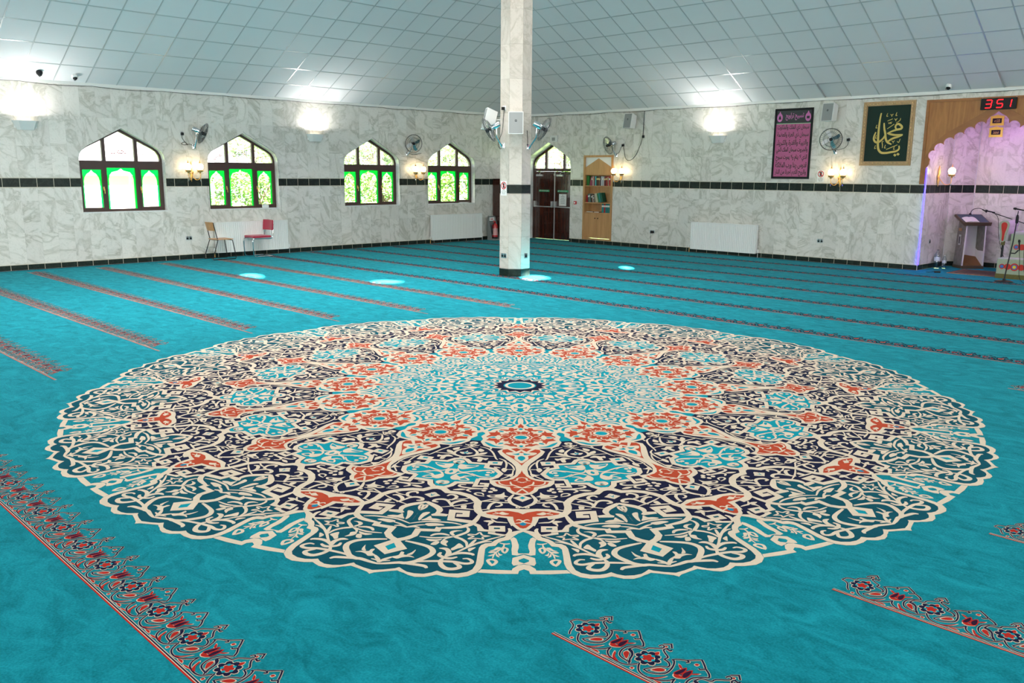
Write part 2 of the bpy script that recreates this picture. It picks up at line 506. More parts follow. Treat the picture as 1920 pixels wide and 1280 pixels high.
def wall(name, outline, holes, f, rotate=None):
    mb = MB()
    mb.plate(outline, holes, lambda u, v, d: f(u, v, d + .012), .30, 0, 1)
    o = mb.build(name, [M['grout'], M['reveal']])
    return tag(o, kind='structure')
wall_left = wall('wall_left', [(-RM, 0), (0.3, 0), (0.3, ZC + .16), (-RM, ZC + .16)], holesL, fL)
wall_right = wall('wall_right', [(0, -.05), (RM, -.05), (RM, ZC + .16), (0, ZC + .16)], [hole_door, hole_case, hole_niche], fR)
for nm, lo, hi in (('wall_back', (RM, -RM - .3, 0), (RM + .3, .3, 3.8)), ('wall_front', (-.3, -RM - .3, 0), (RM, -RM, 3.8))):
    tag(MB().box(lo, hi).build(nm, M['plaster']), kind='structure')

tile_cache = {}
def tile(name, parent, f, rotz, u0, u1, v0, v1, holes, mt, key, proud=0.0, gap=.0015):
    a0, a1, b0, b1 = u0 + gap, u1 - gap, v0 + gap, v1 - gap
    cu, cv = (u0 + u1) / 2, (v0 + v1) / 2
    hit = [h for h in holes if min(p[0] for p in h) < a1 and max(p[0] for p in h) > a0 and min(p[1] for p in h) < b1 and max(p[1] for p in h) > b0]
    if hit:
        out = [(a0, b0), (a1, b0), (a1, b1), (a0, b1)]
        V, T = cut(out, hit)
        if not T: return
        me = MB().plate(out, hit, lambda u, v, d: (u - cu, d - proud, v - cv), .011 + proud)
        o = me.build(name, mt, parent)
    else:
        k = (key, round(a1 - a0, 4), round(b1 - b0, 4))
        if k not in tile_cache:
            w, h = (a1 - a0) / 2, (b1 - b0) / 2
            tile_cache[k] = MB().box((-w, -proud, -h), (w, .011, h)).mesh(name, mt)
        o = obj(name, tile_cache[k], parent)
    o.location = f(cu, cv, 0)
    o.rotation_euler = (0, 0, rotz)
    return o

ROWS = [(.115, .725), (.725, 1.34), (1.34, 1.592), (1.784, 2.385), (2.385, 2.985), (2.985, 3.60)]
def clad(parent, f, rotz, ua, ub, pitch, phase, holes, skirt=True):
    for nm, v0, v1, d0 in (('band_grout', 1.593, 1.783, -.0003), ('skirting_grout', .0, .114, -.0042)):
        out = [(ua, v0), (ub, v0), (ub, v1), (ua, v1)]
        hit = [h for h in holes if min(p[1] for p in h) < v1 and max(p[1] for p in h) > v0]
        MB().plate(out, hit, lambda u, v, d: f(u, v, d0 + d), .012).build(nm, M['gold_grout'], parent)
    n0 = math.floor((ua - phase) / pitch); n1 = math.ceil((ub - phase) / pitch)
    for i in range(n0, n1):
        u0, u1 = max(phase + i * pitch, ua), min(phase + (i + 1) * pitch, ub)
        if u1 - u0 < .02: continue
        for r_, (v0, v1) in enumerate(ROWS):
            tile('marble_tile', parent, f, rotz, u0, u1, v0, v1, holes, M['marble'], 'm', 0, .0006)
        tile('band_tile', parent, f, rotz, u0, u1, 1.600, 1.776, holes, M['green'], 'b', .0015, .0045)
        if skirt:
            tile('skirting_tile', parent, f, rotz, u0, u1, 0.0, .108, holes, M['green'], 's', .006, .0045)
clad(wall_left, fL, R(90), -14.7, 0, .305, .061, holesL)
clad(wall_right, fR, 0, 0, 11.9, .3025, .11, [hole_door, [(2.64, .11), (3.69, .11), (3.69, 2.45), (2.64, 2.45)], hole_niche])
clad(wall_right, fR, 0, 14.4, 16.4, .3025, .11, [hole_niche])
# top slips of marble above the niche opening are hidden by the oak surround; plain slabs behind it
for u0 in (11.9, 12.525, 13.15, 13.775):
    tile('marble_tile', wall_right, fR, 0, u0, u0 + .625, 1.784, 3.60, [hole_niche], M['marble'], 'n')

# niche: five marble faces, floor belongs to the carpet
NP = [(11.90, .312), (11.93, 1.40), (12.30, 1.85), (14.00, 1.85), (14.37, 1.40), (14.40, .312)]
niche = MB()
for a, b in zip(NP[:-1], NP[1:]):
    d = (Vector(b) - Vector(a)).normalized(); n = Vector((d.y, -d.x))
    a = (a[0] - d.x * .09, a[1] - d.y * .09); b = (b[0] + d.x * .09, b[1] + d.y * .09)
    q = [(a[0] - n.x * .014, a[1] - n.y * .014), (b[0] - n.x * .014, b[1] - n.y * .014), (b[0] - n.x * .1, b[1] - n.y * .1), (a[0] - n.x * .1, a[1] - n.y * .1)]
    niche.add([(x, y, z) for z in (-.02, 3.6) for x, y in q], [(0,3,2,1),(4,5,6,7),(0,1,5,4),(1,2,6,5),(2,3,7,6),(3,0,4,7)])
niche.box((11.85, .3, 3.45), (14.45, 2.0, 3.55))
wall_niche = tag(niche.build('wall_niche', M['reveal']), kind='structure')
for a, b in [((11.90, 0.0), NP[1])] + list(zip(NP[1:-2], NP[2:-1])) + [(NP[-2], (14.40, 0.0))]:
    A, B = Vector(a), Vector(b); d = (B - A); ln = d.length; d.normalize(); n = Vector((-d.y, d.x))
    f = lambda u, v, dd, A=A, d=d, n=n: (A.x + d.x * u + n.x * dd, A.y + d.y * u + n.y * dd, v)
    k = max(2, round(ln / .305))
    clad(wall_niche, f, math.atan2(d.y, d.x), .012, ln - .012, (ln - .024) / k, .012, [])

# ------------------------------------------------------------------ ceiling panels in a tee-bar grid
def clip(poly, f):
    out = []
    for i in range(len(poly)):
        a, b = poly[i], poly[(i + 1) % len(poly)]
        fa, fb = f(a), f(b)
        if fa >= 0: out.append(a)
        if (fa >= 0) != (fb >= 0):
            t = fa / (fa - fb); out.append((a[0] + (b[0] - a[0]) * t, a[1] + (b[1] - a[1]) * t))
    return out
NRM = math.hypot(1, KC)
def make_ceiling(side, phase, n_rows, span, lifted=()):
    # plan coordinates: s = distance from the wall, t = distance along the wall from the corner
    P = (lambda s, t, h: (s - h * KC / NRM, -t, ZC + KC * s + h / NRM)) if side == 'L' else (lambda s, t, h: (t, -s + h * KC / NRM, ZC + KC * s + h / NRM))
    deck = MB()
    poly = [(0, 0), (8.6, 8.6), (8.6, RM - 8.6), (0, RM)]
    deck.add([P(s, t, .05) for s, t in poly] + [P(s, t, .12) for s, t in poly], [(0,1,2,3),(7,6,5,4),(0,4,5,1),(1,5,6,2),(2,6,7,3),(3,7,4,0)])
    ce = tag(deck.build('ceiling', M['cpanel']), kind='structure')
    edges = [0.0, .50] + [.50 + .5345 * i for i in range(1, n_rows)]
    for r_ in range(len(edges) - 1):
        for c in range(-1, int(span / .6) + 1):
            t0 = phase + c * .6
            q = [(edges[r_] + .006, t0 + .006), (edges[r_ + 1] - .006, t0 + .006), (edges[r_ + 1] - .006, t0 + .594), (edges[r_] + .006, t0 + .594)]
            q = clip(q, lambda p: p[1] - p[0] - .01)
            q = clip(q, lambda p: p[1])
            if len(q) < 3: continue
            h = .028 if (r_, c) in lifted else 0.0
            n = len(q)
            mb = MB().add([P(s, t, h) for s, t in q] + [P(s, t, h + .015) for s, t in q], [tuple(range(n)), tuple(range(2 * n - 1, n - 1, -1))] + [(i, n + i, n + (i + 1) % n, (i + 1) % n) for i in range(n)])
            mb.build('ceiling_panel', M['cpanel'], ce)
    w = .011
    for e in edges[1:]:
        q = [(e - w, e), (e + w, e), (e + w, span), (e - w, span)]
        MB().add([P(s, t, -.004) for s, t in q] + [P(s, t, .012) for s, t in q], [(0,1,2,3),(7,6,5,4),(0,4,5,1),(1,5,6,2),(2,6,7,3),(3,7,4,0)]).build('tee_bar', M['tee'], ce)
    for c in range(0, int(span / .6) + 1):
        t0 = phase + c * .6
        if t0 < .05: continue
        e = min(t0, edges[-1])
        q = [(0, t0 - w), (e, t0 - w), (e, t0 + w), (0, t0 + w)]
        MB().add([P(s, t, -.005) for s, t in q] + [P(s, t, .012) for s, t in q], [(0,1,2,3),(7,6,5,4),(0,4,5,1),(1,5,6,2),(2,6,7,3),(3,7,4,0)]).build('tee_bar', M['tee'], ce)
    return ce, P
ceilL, PL = make_ceiling('L', .3, 10, 15.3)
ceilR, PR = make_ceiling('R', .0, 10, 16.2, lifted=((0, 16), (0, 22), (0, 23)))
# the two ceiling slopes behind the camera, the drum with its round windows and the dome
far = MB()
far.add([(RM, 0, ZC), (RM, -RM, ZC), (RM - 8.6, -RM + 8.6, ZC + KC * 8.6), (RM - 8.6, -8.6, ZC + KC * 8.6),
         (0, -RM, ZC), (8.6, -RM + 8.6, ZC + KC * 8.6)], [(0, 1, 2, 3), (1, 4, 5, 2)])
far.add([(x, y, z + .35) for x, y, z in far.v], [(0, 1, 2, 3), (1, 4, 5, 2)])
far.add(far.v[:], [(0, 3, 9, 6), (4, 5, 11, 10)])
cx, cy = 13.2, -13.2
tag(far.build('ceiling', M['plaster'], fix=False), kind='structure')
drum = MB()
PATCH = [(3.89, -11.22), (6.49, -9.89), (7.94, -7.2), (7.9, -4.23)]
HZ = 9.45
off = Vector((math.cos(SUN_AZ), math.sin(SUN_AZ))) / SUN_TAN * HZ
DR, NS = 5.6, 48
hol = []
for i, (x, y) in enumerate(PATCH):
    h = Vector((x, y)) + off - Vector((cx, cy))
    hol.append((math.atan2(h.y, h.x), .26 if i != 3 else .17, .30 if i in (0, 2) else .17))
amax = 2 * PI * DR
un = lambda a: a * DR
outl = [(un(-PI), 8.2)] + [(un(-PI + 2 * PI * i / NS), 8.2) for i in range(1, NS)] + [(un(PI), 8.2), (un(PI), 10.9)] + [(un(PI - 2 * PI * i / NS), 10.9) for i in range(1, NS)] + [(un(-PI), 10.9)]
hs = [[(un(a) + wx * math.cos(2 * PI * j / 14), HZ + wz * math.sin(2 * PI * j / 14)) for j in range(14)] for a, wx, wz in hol]
V, T = cut(outl, hs)
drum.add([(cx + DR * math.cos(u / DR), cy + DR * math.sin(u / DR), v) for u, v in V], T)
ring = 40
vs = []; fs = []
for j in range(7):
    a = PI / 2 * j / 6
    for i in range(ring):
        t = 2 * PI * i / ring
        vs.append((cx + (DR + .05) * math.cos(a) * math.cos(t), cy + (DR + .05) * math.cos(a) * math.sin(t), 10.85 + 3.5 * math.sin(a)))
for j in range(6):
    for i in range(ring):
        fs.append((j * ring + i, j * ring + (i + 1) % ring, (j + 1) * ring + (i + 1) % ring, (j + 1) * ring + i))
drum.add(vs, fs)
# flat collar between the slopes and the drum
circ = [(cx + (DR - .02) * math.cos(2 * PI * i / 40), cy + (DR - .02) * math.sin(2 * PI * i / 40)) for i in range(40)]
sq = [(8.4, -8.4), (18.1, -8.4), (18.1, -18.1), (8.4, -18.1)]
V, T = cut(sq, [circ])
drum.add([(x, y, 8.25) for x, y in V], T)
tag(drum.build('ceiling', M['plaster'], fix=False), kind='structure')

# white cornice strip and the loose cable clipped under it
for nm, a, b in (('trim_1', 'L', 15.3), ('trim_2', 'R', 16.4)):
    lo, hi = ((-.005, -b, 3.585), (.03, -.03, 3.645)) if a == 'L' else ((0.03, -.03, 3.585), (b, .005, 3.645))
    tag(MB().box(lo, hi).build(nm, M['trim']), kind='structure')
def sag(a, b, step, seed, amp=.022):
    rnd = random.Random(seed); pts = []; t = a
    while t < b:
        nx = min(b, t + step * rnd.uniform(.7, 1.3)); dp = amp * rnd.uniform(.3, 1.6)
        for j in range(5):
            s = j / 5; pts.append((t + (nx - t) * s, 3.588 - dp * math.sin(PI * s)))
        t = nx
    return pts
cb = MB().tube([(.026, -t, z) for t, z in sag(.4, 14.6, 1.3, 3)], .005, 5)
tag(cb.build('ceiling_cable', M['black']), 'dark cable running under the ceiling edge above the arched windows', 'cable')
cb = MB().tube([(t, -.026, z) for t, z in sag(.4, 16.0, 1.4, 5)], .005, 5)
tag(cb.build('ceiling_cable', M['black']), 'dark cable running under the ceiling edge above the door and bookcase', 'cable')

# ------------------------------------------------------------------ marble pillar
PX, PY, PA, PS = 6.885, -7.025, .29, .24
pillar = tag(MB().lathe([(PS * 1.3066 - .02, 0), (PS * 1.3066 - .02, 7.2)], n=8).build('pillar', M['grout'], None, (PX, PY, 0), R(22.5)), kind='structure')
tag(pillar, 'tall octagonal white marble pillar with a black base and band', 'pillar')
PROWS = [(.148, .76), (.76, 1.37), (1.37, 1.565), (1.738, 2.43), (2.43, 3.04), (3.04, 3.65), (3.65, 4.26), (4.26, 4.87), (4.87, 5.48), (5.48, 6.3), (6.3, 7.2)]
pm = {}
def slab(v0, v1, mt, key, proud):
    if (v0, key) not in pm:
        w = PS / 2 - .0015
        pm[(v0, key)] = MB().add([(-w, -proud, v0 + .001), (w, -proud, v0 + .001), (w - .008, .018, v0 + .001), (-w + .008, .018, v0 + .001),
                                  (-w, -proud, v1 - .001), (w, -proud, v1 - .001), (w - .008, .018, v1 - .001), (-w + .008, .018, v1 - .001)],
                                 [(0,3,2,1),(4,5,6,7),(0,1,5,4),(1,2,6,5),(2,3,7,6),(3,0,4,7)]).mesh('marble_slab', mt)
    return pm[(v0, key)]
for k in range(8):
    a = R(45) * k
    nrm = Vector((math.sin(a), -math.cos(a)))
    for (v0, v1), mt, nm, pr in [(r_, M['pmarble'], 'marble_slab', 0) for r_ in PROWS] + [((0, .142), M['green'], 'base_tile', .004), ((1.572, 1.731), M['green'], 'band_tile', .001)]:
        o = obj(nm, slab(v0, v1, mt, nm, pr), pillar)
        o.location = Matrix.Rotation(R(-22.5), 3, 'Z') @ Vector((nrm.x * PA, nrm.y * PA, 0))
        o.rotation_euler = (0, 0, a - R(22.5))
# carpet drawing in millimetres: half a sector of the medallion (group, layer, colour, kind, width, points; x runs outwards from the centre)
MEDALLION = [
    ['petal',1,'n','F',0,[[1817,-2],[1870,151],[1807,271],[1687,298],[1685,337],[2095,418],[2634,525],[2898,578],[3436,685],[3833,764],[3853,768],[3837,743],[3823,683],[3813,633],[3830,613],[3838,599],[3862,573],[3881,538],[3881,489],[3868,458],[3856,434],[3874,392],[3884,326],[3869,278],[3833,237],[3780,215],[3725,205],[3644,205],[3553,203],[3524,187],[3516,150],[3476,134],[3454,112],[3440,78],[3387,50],[3354,28],[3328,-2]]],
    ['petal',2,'t','F',0,[[3030,604],[2902,579],[2938,546],[2989,504],[3038,488],[3085,502],[3111,438],[3176,429],[3209,329],[3208,307],[3239,279],[3278,255],[3317,216],[3356,186],[3387,109],[3405,105],[3422,134],[3453,159],[3479,173],[3486,205],[3508,226],[3542,236],[3610,240],[3684,242],[3739,245],[3794,259],[3823,284],[3841,329],[3841,375],[3829,409],[3812,435],[3833,461],[3848,499],[3843,545],[3827,583],[3808,602],[3776,628],[3790,648],[3804,702],[3811,760]]],
    ['petal',4,'c','F',0,[[3328,-2],[3354,28],[3387,50],[3440,78],[3454,112],[3476,134],[3516,150],[3524,187],[3553,203],[3644,205],[3725,205],[3780,215],[3833,237],[3869,278],[3884,326],[3874,392],[3856,434],[3868,458],[3881,489],[3881,538],[3862,573],[3838,599],[3830,613],[3813,633],[3823,683],[3837,743],[3853,768],[3811,760],[3804,702],[3790,648],[3776,628],[3808,602],[3827,583],[3843,545],[3848,499],[3833,461],[3812,435],[3829,409],[3841,375],[3841,329],[3823,284],[3794,259],[3739,245],[3684,242],[3610,240],[3542,236],[3508,226],[3486,205],[3479,173],[3453,159],[3422,134],[3405,105],[3369,87],[3328,57],[3315,29],[3302,-2]]],
    ['spandrel',3,'c','F',0,[[3620,-2],[3659,58],[3722,62],[3748,53],[3741,29],[3726,-2],[3723,-2],[3701,26],[3683,27],[3658,-2]]],
    ['spandrel',3,'c','F',0,[[3733,-2],[3743,29],[3782,58],[3801,61],[3793,216],[3827,233],[3839,132],[3839,30],[3806,25],[3786,-2],[3778,-2]]],
    ['spandrel',3,'c','F',0,[[3444,34],[3421,38],[3402,52],[3426,72],[3465,64],[3514,61],[3557,64],[3623,61],[3631,35],[3618,16],[3612,-2],[3606,-2],[3605,28],[3579,32],[3541,26],[3502,25]]],
    ['spandrel',3,'c','C',18,[[3485,72],[3491,98],[3478,127]]],
    ['spandrel',3,'c','C',16,[[3490,104],[3521,105],[3546,116],[3588,141],[3621,155],[3666,161]]],
    ['spandrel',3,'c','O',18,[[3537,99],[3552,85],[3581,89],[3600,99],[3585,109],[3563,113],[3542,106]]],
    ['spandrel',3,'c','S',0,[[3537,120],[3532,141],[3562,159],[3574,179],[3576,155],[3560,134]]],
    ['spandrel',3,'c','S',0,[[3588,141],[3580,169],[3596,186],[3603,165]]],
    ['spandrel',3,'c','S',0,[[3613,155],[3628,175],[3638,187],[3639,168]]],
    ['spandrel',3,'c','S',0,[[3588,134],[3634,129],[3624,110],[3614,124]]],
    ['spandrel',3,'c','S',0,[[3600,143],[3638,144],[3653,125],[3630,134]]],
    ['spandrel',3,'c','O',24,[[3680,161],[3682,178],[3698,184],[3744,162],[3711,141],[3691,146]]],
    ['petal',5,'c','C',22,[[3208,88],[3201,124],[3194,155],[3151,183]]],
    ['petal',5,'c','S',0,[[3192,159],[3173,190],[3184,226],[3203,193]]],
    ['petal',5,'c','S',0,[[3204,166],[3203,193],[3251,198],[3225,181]]],
    ['petal',5,'c','C',30,[[3284,81],[3313,72],[3352,79],[3380,98]]],
    ['petal',5,'c','F',0,[[3253,101],[3251,194],[3326,192],[3331,99]]],
    ['petal',6,'t','F',0,[[3279,129],[3278,163],[3297,163],[3298,129]]],
    ['petal',5,'c','F',0,[[3320,149],[3300,217],[3240,241],[3215,269],[3244,279],[3268,259],[3326,253],[3330,208],[3336,157]]],
    ['petal',5,'c','F',0,[[3373,88],[3352,149],[3340,158],[3334,194],[3360,195],[3376,149],[3393,112]]],
    ['petal',5,'c','C',24,[[3395,120],[3425,170],[3468,227],[3506,269],[3541,303],[3589,343],[3619,376]]],
    ['petal',5,'c','C',18,[[3461,170],[3466,206],[3498,259]]],
    ['petal',5,'c','O',15,[[3347,236],[3352,246],[3374,262],[3369,295],[3382,300],[3397,272],[3421,295],[3431,293],[3422,264],[3427,234],[3431,217],[3405,222],[3391,189],[3381,223]]],
    ['petal',5,'c','C',26,[[3436,257],[3488,277],[3535,296]]],
    ['petal',5,'c','S',0,[[3537,253],[3542,275],[3557,294],[3589,287],[3568,271]]],
    ['petal',5,'c','S',0,[[3535,318],[3500,333],[3490,348],[3529,367],[3556,384],[3577,375],[3553,348]]],
    ['petal',5,'c','C',30,[[3531,302],[3478,307],[3433,336],[3405,370],[3378,346],[3342,311],[3300,304],[3271,317]]],
    ['petal',5,'c','S',0,[[3325,334],[3317,372],[3332,400],[3360,405],[3393,385],[3379,375],[3354,385],[3331,363]]],
    ['petal',5,'c','C',20,[[3398,371],[3423,416],[3454,436]]],
    ['petal',5,'c','C',22,[[3400,389],[3416,442],[3419,496],[3403,567]]],
    ['petal',5,'c','C',30,[[3386,404],[3368,442],[3371,482],[3395,507]]],
    ['petal',5,'c','S',0,[[3465,405],[3448,426],[3465,445],[3498,440],[3526,405],[3493,414]]],
    ['petal',5,'c','S',0,[[3434,441],[3440,476],[3436,528],[3464,500],[3456,457]]],
    ['petal',5,'c','S',0,[[3472,451],[3464,475],[3505,498],[3510,468]]],
    ['petal',5,'c','C',34,[[3635,260],[3617,273],[3607,322],[3623,369],[3655,409]]],
    ['petal',5,'c','S',0,[[3607,376],[3562,390],[3543,416],[3552,449],[3572,416],[3604,406],[3647,411],[3639,386]]],
    ['petal',5,'c','C',34,[[3654,344],[3671,374],[3666,405],[3636,439],[3601,433]]],
    ['petal',5,'c','C',32,[[3675,315],[3674,288],[3699,267],[3723,269],[3731,302],[3712,354],[3706,406],[3705,440],[3707,507],[3715,557],[3727,606]]],
    ['petal',5,'c','C',40,[[3670,415],[3702,427],[3749,419],[3787,392],[3792,355],[3776,327],[3752,330],[3721,357]]],
    ['petal',5,'c','C',45,[[3462,636],[3488,580],[3524,516],[3559,485],[3602,475],[3643,492],[3682,527],[3714,560],[3730,606],[3725,637],[3735,696],[3740,746]]],
    ['petal',5,'c','C',36,[[3734,612],[3741,571],[3752,529],[3764,501],[3786,489]]],
    ['petal',5,'c','S',0,[[3570,567],[3605,586],[3633,609],[3630,580]]],
    ['petal',5,'c','S',0,[[3667,564],[3642,589],[3631,624],[3606,624],[3597,642],[3638,650],[3659,684],[3681,653],[3665,628],[3658,594]]],
    ['petal',5,'c','C',30,[[3660,680],[3693,719],[3725,742]]],
    ['petal',5,'c','C',18,[[3702,684],[3705,717],[3715,740]]],
    ['petal',6,'c','F',0,[[3295,453],[3271,487],[3304,493],[3298,601],[3384,614],[3417,649],[3434,684],[3469,668],[3444,617],[3399,578],[3335,566],[3340,462]]],
    ['petal',6,'c','F',0,[[3434,684],[3468,661],[3564,614],[3633,724],[3630,724],[3582,714],[3547,674],[3488,695],[3479,693]]],
    ['petal',5,'a','F',0,[[3547,674],[3488,695],[3529,704],[3579,713]]],
    ['petal',6,'c','P',55,[[2662,531],[2681,494],[2736,463],[2752,395],[2792,335],[2845,294],[2903,267],[2968,271],[3036,263],[3092,236],[3121,192],[3137,142]]],
    ['petal',6,'c','C',50,[[3080,247],[3159,265],[3202,281],[3238,298],[3275,352],[3286,415],[3290,470]]],
    ['petal',6,'c','C',55,[[2900,578],[2938,546],[2989,504],[3038,487],[3085,502]]],
    ['petal',5,'c','F',0,[[3092,433],[3068,503],[3094,533],[3115,527],[3121,441]]],
    ['petal',5,'c','P',50,[[3106,385],[3108,330],[3055,330],[3043,412],[3163,413],[3199,298]]],
    ['petal',5,'c','F',0,[[2798,504],[2739,546],[2749,567],[2830,564]]],
    ['petal',6,'a','F',0,[[2785,555],[2760,566],[2810,560]]],
    ['petal',5,'c','C',30,[[2805,461],[2781,444],[2789,416],[2823,402],[2863,426],[2860,449]]],
    ['petal',5,'c','C',34,[[2887,332],[2874,361],[2903,408],[2942,427],[2975,410]]],
    ['petal',5,'c','C',34,[[2942,431],[2881,451],[2857,483],[2863,524],[2890,537],[2906,508]]],
    ['petal',5,'c','C',18,[[2834,314],[2853,370],[2854,411]]],
    ['petal',5,'c','C',18,[[2904,287],[2935,346],[2963,414],[2982,483]]],
    ['petal',5,'c','C',22,[[3018,286],[3006,341],[2992,408]]],
    ['petal',5,'c','S',0,[[2950,335],[2959,368],[2996,360],[3006,338]]],
    ['petal',5,'c','S',0,[[2673,203],[2683,200],[2689,192],[2689,182],[2684,174],[2674,171],[2664,174],[2658,182],[2657,192],[2663,200]]],
    ['petal',5,'c','S',0,[[2701,186],[2711,183],[2717,175],[2717,165],[2712,157],[2702,154],[2692,157],[2686,165],[2686,175],[2691,183]]],
    ['petal',5,'c','S',0,[[2728,213],[2738,210],[2744,202],[2744,193],[2739,185],[2729,182],[2720,185],[2713,193],[2713,203],[2719,211]]],
    ['petal',5,'c','S',0,[[2670,248],[2680,245],[2686,237],[2687,227],[2681,219],[2671,217],[2661,220],[2655,228],[2655,238],[2660,245]]],
    ['petal',5,'c','S',0,[[2710,256],[2720,252],[2726,244],[2726,235],[2721,227],[2711,224],[2702,228],[2695,236],[2695,245],[2701,253]]],
    ['petal',5,'c','S',0,[[2689,352],[2676,392],[2695,436],[2706,398]]],
    ['petal',5,'c','C',26,[[2675,246],[2669,301],[2652,369],[2632,398],[2607,392],[2608,356]]],
    ['petal',5,'c','C',24,[[2682,242],[2679,321],[2703,344],[2731,319]]],
    ['petal',5,'c','C',20,[[2803,235],[2785,278],[2762,294],[2746,279],[2755,248],[2787,239]]],
    ['petal',5,'c','S',0,[[2731,112],[2765,131],[2775,162],[2788,218],[2820,200],[2823,161],[2833,115],[2816,109],[2808,84],[2784,108]]],
    ['petal',6,'n','S',0,[[2798,200],[2804,197],[2808,188],[2809,177],[2805,169],[2799,165],[2793,169],[2789,178],[2788,188],[2792,197]]],
    ['petal',5,'c','C',18,[[2847,103],[2840,161],[2859,198],[2885,251]]],
    ['petal',5,'c','S',0,[[2875,109],[2881,107],[2885,102],[2885,97],[2882,92],[2876,90],[2870,92],[2866,97],[2865,103],[2869,107]]],
    ['petal',5,'c','S',0,[[2864,136],[2857,161],[2865,181],[2875,156]]],
    ['petal',5,'c','C',22,[[2907,66],[2903,122],[2885,198],[2890,258]]],
    ['petal',5,'c','C',28,[[2918,133],[2902,160],[2931,189],[2990,203],[3016,200]]],
    ['petal',5,'c','C',22,[[2913,130],[2943,125],[2964,144],[2964,163]]],
    ['petal',5,'c','C',18,[[3009,209],[3020,242]]],
    ['petal',5,'c','C',34,[[2770,53],[2822,73],[2864,81],[2917,66],[2957,32],[2982,-2]]],
    ['petal',5,'c','O',14,[[2978,37],[2984,36],[2988,30],[2988,24],[2985,19],[2979,17],[2973,19],[2969,24],[2969,30],[2973,35]]],
    ['petal',5,'c','F',0,[[2781,-2],[2827,61],[2891,-2]]],
    ['petal',6,'a','F',0,[[2804,-2],[2827,20],[2851,-2]]],
    ['petal',5,'c','C',24,[[3241,347],[3215,402],[3203,479],[3200,555],[3228,644]]],
    ['petal',5,'c','S',0,[[3249,443],[3228,469],[3221,515],[3230,553],[3262,533],[3258,481]]],
    ['petal',5,'c','C',20,[[3245,550],[3253,594],[3278,654]]],
    ['petal',5,'c','S',0,[[3181,467],[3158,494],[3150,522],[3116,534],[3151,557],[3182,582],[3183,541],[3189,499]]],
    ['petal',5,'c','S',0,[[3076,613],[3118,622],[3173,633],[3188,636],[3139,626],[3089,616]]],
    ['petal',5,'c','C',26,[[3289,578],[3272,614],[3283,655]]],
    ['petal',5,'c','O',20,[[2961,591],[2946,604],[2985,614],[3026,604],[3005,599]]],
    ['petal',5,'c','S',0,[[3065,540],[3073,582],[3157,600],[3185,590],[3130,571]]],
    ['trefoil',6,'c','F',0,[[3007,-2],[2998,84],[3001,158],[3036,212],[3053,242],[3095,214],[3128,142],[3143,92],[3183,85],[3256,66],[3247,60],[3301,32],[3321,-2]]],
    ['trefoil',7,'r','F',0,[[3086,-2],[3057,26],[3033,84],[3036,143],[3067,217],[3083,207],[3103,156],[3114,106],[3123,56],[3166,54],[3214,47],[3168,54],[3230,44],[3280,17],[3289,-2]]],
    ['trefoil',8,'c','S',0,[[3081,79],[3066,99],[3049,121],[3075,139],[3097,113]]],
    ['trefoil',8,'c','C',14,[[3075,135],[3055,164]]],
    ['trefoil',8,'c','C',14,[[3077,142],[3084,176]]],
    ['trefoil',8,'c','C',18,[[3218,46],[3209,22],[3192,-2],[3165,21],[3174,38]]],
    ['trefoil',8,'b','F',0,[[3199,-2],[3218,18],[3238,18],[3252,-2]]],
    ['pendant',6,'c','F',0,[[1875,-2],[1868,125],[1933,170],[2013,149],[2109,104],[2190,65],[2255,44],[2322,38],[2413,44],[2437,52],[2490,85],[2520,142],[2520,211],[2578,206],[2626,180],[2654,140],[2673,104],[2717,92],[2762,61],[2791,-2]]],
    ['pendant',7,'r','F',0,[[1846,-2],[1873,66],[1886,102],[1899,133],[1944,137],[2014,105],[2098,57],[2172,22],[2241,-2],[2329,-2],[2402,13],[2397,15],[2447,29],[2498,57],[2525,93],[2551,174],[2591,161],[2627,116],[2645,77],[2696,69],[2741,42],[2758,-2]]],
    ['pendant',8,'c','S',0,[[1974,-2],[1971,-2],[1955,61],[1970,111],[2019,87],[2034,48],[2095,49],[2157,22],[2179,-2]]],
    ['pendant',9,'a','S',0,[[1976,15],[1987,39],[1994,66],[2018,22]]],
    ['pendant',9,'a','S',0,[[2039,-2],[2056,22],[2096,25],[2140,-2]]],
    ['pendant',8,'c','C',36,[[1904,-2],[1953,30],[1961,66]]],
    ['pendant',8,'c','C',24,[[1887,-2],[1833,44],[1825,78]]],
    ['pendant',8,'c','C',34,[[1952,39],[1879,89],[1830,121]]],
    ['pendant',8,'c','C',18,[[2465,-2],[2486,29],[2521,33],[2529,55]]],
    ['pendant',8,'c','C',16,[[2560,-2],[2562,-2],[2547,31]]],
    ['pendant',8,'c','C',20,[[2548,75],[2594,69],[2618,45],[2660,-2]]],
    ['pendant',8,'c','C',18,[[2545,149],[2586,141],[2615,105],[2613,57]]],
    ['pendant',8,'c','C',18,[[2658,-2],[2652,25],[2651,54]]],
    ['pendant',8,'c','C',22,[[2673,-2],[2741,35]]],
    ['rosette',6,'c','F',0,[[1219,-2],[1244,18],[1331,61],[1327,173],[1364,250],[1455,304],[1501,271],[1579,300],[1654,283],[1717,299],[1810,273],[1855,224],[1872,151],[1875,89],[1935,-2]]],
    ['rosette',7,'r','F',0,[[1241,-2],[1321,24],[1360,17],[1392,51],[1361,61],[1364,90],[1410,95],[1405,152],[1436,185],[1480,199],[1483,248],[1534,230],[1590,262],[1637,240],[1676,261],[1700,201],[1766,184],[1778,149],[1787,108],[1817,80],[1830,44],[1904,-2]]],
    ['rosette',7,'a','S',0,[[1356,119],[1360,192],[1393,234],[1440,256],[1449,237],[1401,210],[1376,172]]],
    ['rosette',7,'a','S',0,[[1836,123],[1816,180],[1762,222],[1718,266],[1751,261],[1818,225],[1841,179]]],
